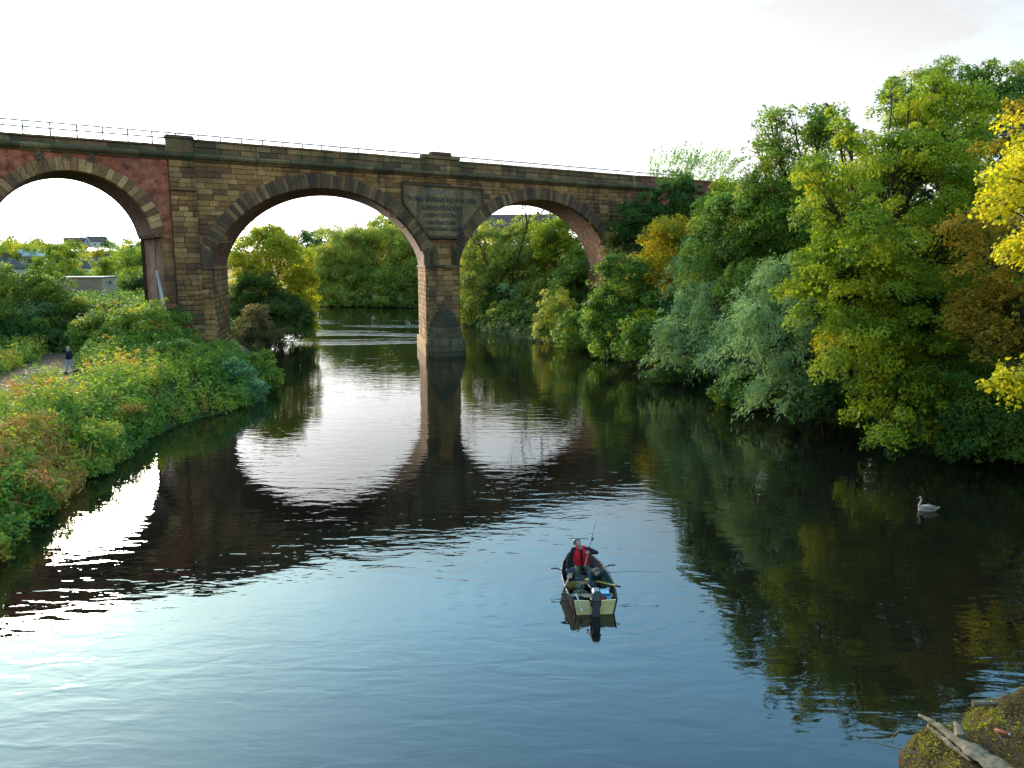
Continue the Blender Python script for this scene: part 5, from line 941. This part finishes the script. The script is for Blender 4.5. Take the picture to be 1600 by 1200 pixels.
o = inb('fuel_can', (.22, .2, .3), 'small red can beside the outboard motor', 'can'); MB().box((0, 0, 0), (.14, .12, .2)).build('can_body', M_red, o, bevel=.02); MB().tube([(0, 0, .1), (0, .02, .14)], .025, 8).build('cap', M_black, o)
def bag(name, loc, rx, ry, rz_, mat, label, cat='bag'):
    o = inb(name, loc, label, cat); caps_mesh([((-rx*.5, 0, 0), (rx*.5, .02, 0), ry, ry*.9), ((-rx*.2, 0, rz_*.4), (rx*.25, 0, rz_*.5), ry*.75, ry*.7)], 12).build('bag_body', mat, o, True)
    MB().tube([(-rx*.4, 0, ry), (0, 0, ry+rz_*.6+.1), (rx*.4, 0, ry)], .012, 5).build('strap', M_black, o); return o
M_must = plain('mustard_net', (.2, .12, .03), .9, .4, 12)
bag('tackle_bag', (-.26, .82, .18), .22, .14, .12, M_olive, 'grey green tackle bag at the foot of the stooping angler'); bag('tackle_bag', (-.24, 1.08, .28), .12, .10, .1, M_olive, 'smaller grey green pouch behind the larger tackle bag')
bag('keep_net', (-.42, 1.35, .2), .22, .13, .12, M_must, 'mustard brown heap of netting against the left side of the boat', 'net'); bag('holdall', (-.28, 2.05, .3), .3, .17, .15, M_black, 'black holdall in the bow beside the angler in the red vest'); bag('holdall', (-.38, .42, .2), .2, .12, .08, M_navy, 'navy holdall in the stern corner')
o = inb('tackle_box', (-.1, 1.75, .15), 'black tackle box on the floor amidships', 'box'); MB().box((0, 0, 0), (.42, .28, .26)).build('box_body', M_black, o, bevel=.015); MB().box((0, 0, .15), (.44, .3, .05)).build('lid', M_cowl, o, bevel=.01); MB().box((0, 0, .2), (.14, .04, .05)).build('handle', M_grey, o)
# angler in the bow, facing the stern, holding the rod upright
a1 = inb('person', (-.02, 2.38, 0), 'person in a red buoyancy vest sitting in the bow and holding a rod', 'person', math.pi); a1.scale = (1.1, 1.1, 1.1)
J = dict(pelvis=(0, 0, .40), chest=(.02, .06, .76), neck=(.05, .08, .93), head=(.12, .14, 1.06), shL=(-.18, .07, .87), shR=(.22, .07, .87), elL=(-.40, .16, .80), elR=(.36, .10, .60), wrL=(-.20, .28, .84), wrR=(.40, .26, .42), hipL=(-.1, .03, .38), hipR=(.1, .03, .38), knL=(-.16, .44, .42), knR=(.16, .44, .42), anL=(-.16, .5, .06), anR=(.17, .5, .06), toL=(-.18, .66, .03), toR=(.2, .66, .03))
c, hd, f, up, sd = figure(J, (-.5, .7, -.35), (.25, .25, .95), (0, 1, 2, 3)); c += hand(J['wrL'], (.9, .35, .15), (0, .2, 1), (0, -1, 0), 1.2, 0, .9)+hand(J['wrR'], (.1, .6, -.6), (-1, .2, 0), (0, 0, -1), .6, 0, .4)
body('body', c, [M_skin, M_drk, M_olive, M_shoe], a1); hair_cap('cap', hd, f, up, sd, M_cowl, a1, grow=1.14); eyes(hd, f, up, sd, a1)
for s in (-1, 1):
    v, fq = slab([(.02+s*.105, .175, .50), (.02+s*.115, .20, .60), (.03+s*.11, .205, .72), (.035+s*.10, .18, .84), (.04+s*.08, .12, .91)], [.065, .085, .085, .075, .05], [.04]*5, 10)
    caps_mesh([((.0+s*.105, .12, .50), (.02+s*.115, .14, .80), .095, .085), ((.02+s*.1, .13, .78), (.05+s*.07, .05, .92), .075, .05)], 12).build('vest_panel', M_red, a1, True)
caps_mesh([((-.09, -.06, .55), (-.07, -.02, .84), .1, .1), ((.09, -.06, .55), (.11, -.02, .84), .1, .1)], 12).build('vest_back', M_red, a1, True)
MB().box((.02, .2, .62), (.2, .04, .035)).build('vest_strap', M_black, a1)
M_rod = plain('carbon_rod', (.03, .025, .03), .35, .2, 8); M_cork = plain('cork', (.35, .22, .13), .8, .2, 20)
rp = Vector((.115, 2.07, .84)); r_ = inb('fishing_rod', tuple(rp), 'dark fishing rod held up slanting above the boat by the angler in red', 'fishing rod'); rd = Vector((.30, .55, .72)).normalized()
MB().tube([-rd*.35, rd*.12], .016, 7).build('handle', M_cork, r_); MB().tube([rd*.12, rd*.7, rd*1.35], [.012, .009, .004], 6).build('blank', M_rod, r_); MB().tube([rd*.5+Vector((.03, -.02, 0)), rd*.58+Vector((.03, -.02, 0))], [.03, .03], 8).build('reel', M_black, r_)
# angler stooping amidships over the stern seat
a2 = inb('person', (.22, 1.42, 0), 'person in a dark teal jacket stooping forward over the stern of the boat', 'person', math.pi+R(14))
J = dict(pelvis=(-.04, 0, .40), chest=(.05, .28, .66), neck=(.10, .43, .76), head=(.16, .53, .84), shL=(-.13, .36, .72), shR=(.25, .32, .72), elL=(-.24, .50, .50), elR=(.32, .52, .50), wrL=(-.12, .74, .44), wrR=(.20, .74, .42), hipL=(-.13, .03, .38), hipR=(.07, .03, .38), knL=(-.2, .42, .42), knR=(.22, .42, .42), anL=(-.2, .46, .06), anR=(.24, .46, .06), toL=(-.22, .62, .03), toR=(.27, .62, .03))
c, hd, f, up, sd = figure(J, (.15, .6, -.75), (.15, .75, .6), (0, 1, 2, 3)); c += hand(J['wrL'], (.4, .8, -.3), (1, -.3, 0), (0, 0, -1), .9, 0, .5)+hand(J['wrR'], (-.4, .8, -.3), (-1, -.3, 0), (0, 0, -1), .9, 0, .5)
body('body', c, [M_skin, M_teal, M_olive, M_shoe], a2); hair_cap('hair', hd, f, up, sd, M_hair_g, a2, grow=1.08); eyes(hd, f, up, sd, a2)
rp = Vector((.5, 1.6, .5)); r_ = inb('fishing_rod', tuple(rp), 'thin rod resting on the right gunwale and pointing out over the water', 'fishing rod'); MB().tube([(-.35, .1, -.03), (.1, 0, 0)], .014, 7).build('handle', M_cork, r_); MB().tube([(.1, 0, 0), (.8, -.03, .03), (1.7, -.12, .02)], [.01, .006, .003], 5).build('blank', M_rod, r_)

# ------------------------------------------------------------------ swan
sw = empty('swan', (15.9, 29.0, 0), R(-8)); sw.scale = (.8, .8, .84); tag(sw, 'pale young swan floating alone on the dark water below the right bank trees', 'swan')
M_sw = plain('swan_feathers', (.40, .33, .26), .8, .08, 14); M_sg = plain('grey_wing_feathers', (.25, .22, .18), .85, .2, 16); M_bill = plain('bill', (.12, .09, .085), .5, .15, 10)
c = [((-.30, 0, .06), (-.05, 0, .09), .13, .185, 0), ((-.05, 0, .09), (.28, 0, .10), .185, .12, 0), ((.28, 0, .10), (.42, 0, .14), .11, .05, 0), ((.40, .02, .14), (.56, .03, .20), .04, .012, 0), ((.40, -.02, .14), (.54, -.03, .19), .04, .012, 0), ((-.33, 0, .12), (-.39, 0, .22), .10, .066, 0), ((-.39, 0, .22), (-.37, 0, .34), .06, .046, 0), ((-.37, 0, .34), (-.32, 0, .46), .046, .042, 0), ((-.32, 0, .46), (-.315, 0, .55), .042, .04, 0), ((-.315, 0, .55), (-.36, 0, .61), .04, .042, 0), ((-.36, 0, .615), (-.41, 0, .60), .05, .038, 0)]
body('body', c, [M_sw], sw, voxel=.014, smooth=3)
for s in (1, -1): caps_mesh([((-.18, s*.10, .17), (.12, s*.10, .19), .085, .10), ((.1, s*.09, .19), (.40, s*.05, .19), .09, .02), ((-.1, s*.13, .13), (.25, s*.11, .14), .06, .05)], 12).build('wing', M_sg, sw, True)
caps_mesh([((-.43, 0, .595), (-.51, 0, .565), .024, .012)], 8).build('bill', M_bill, sw, True)
for s in (1, -1): caps_mesh([((-.40, s*.036, .622), (-.401, s*.036, .622), .009, .009)], 8).build('eye', M_eye, sw, True)
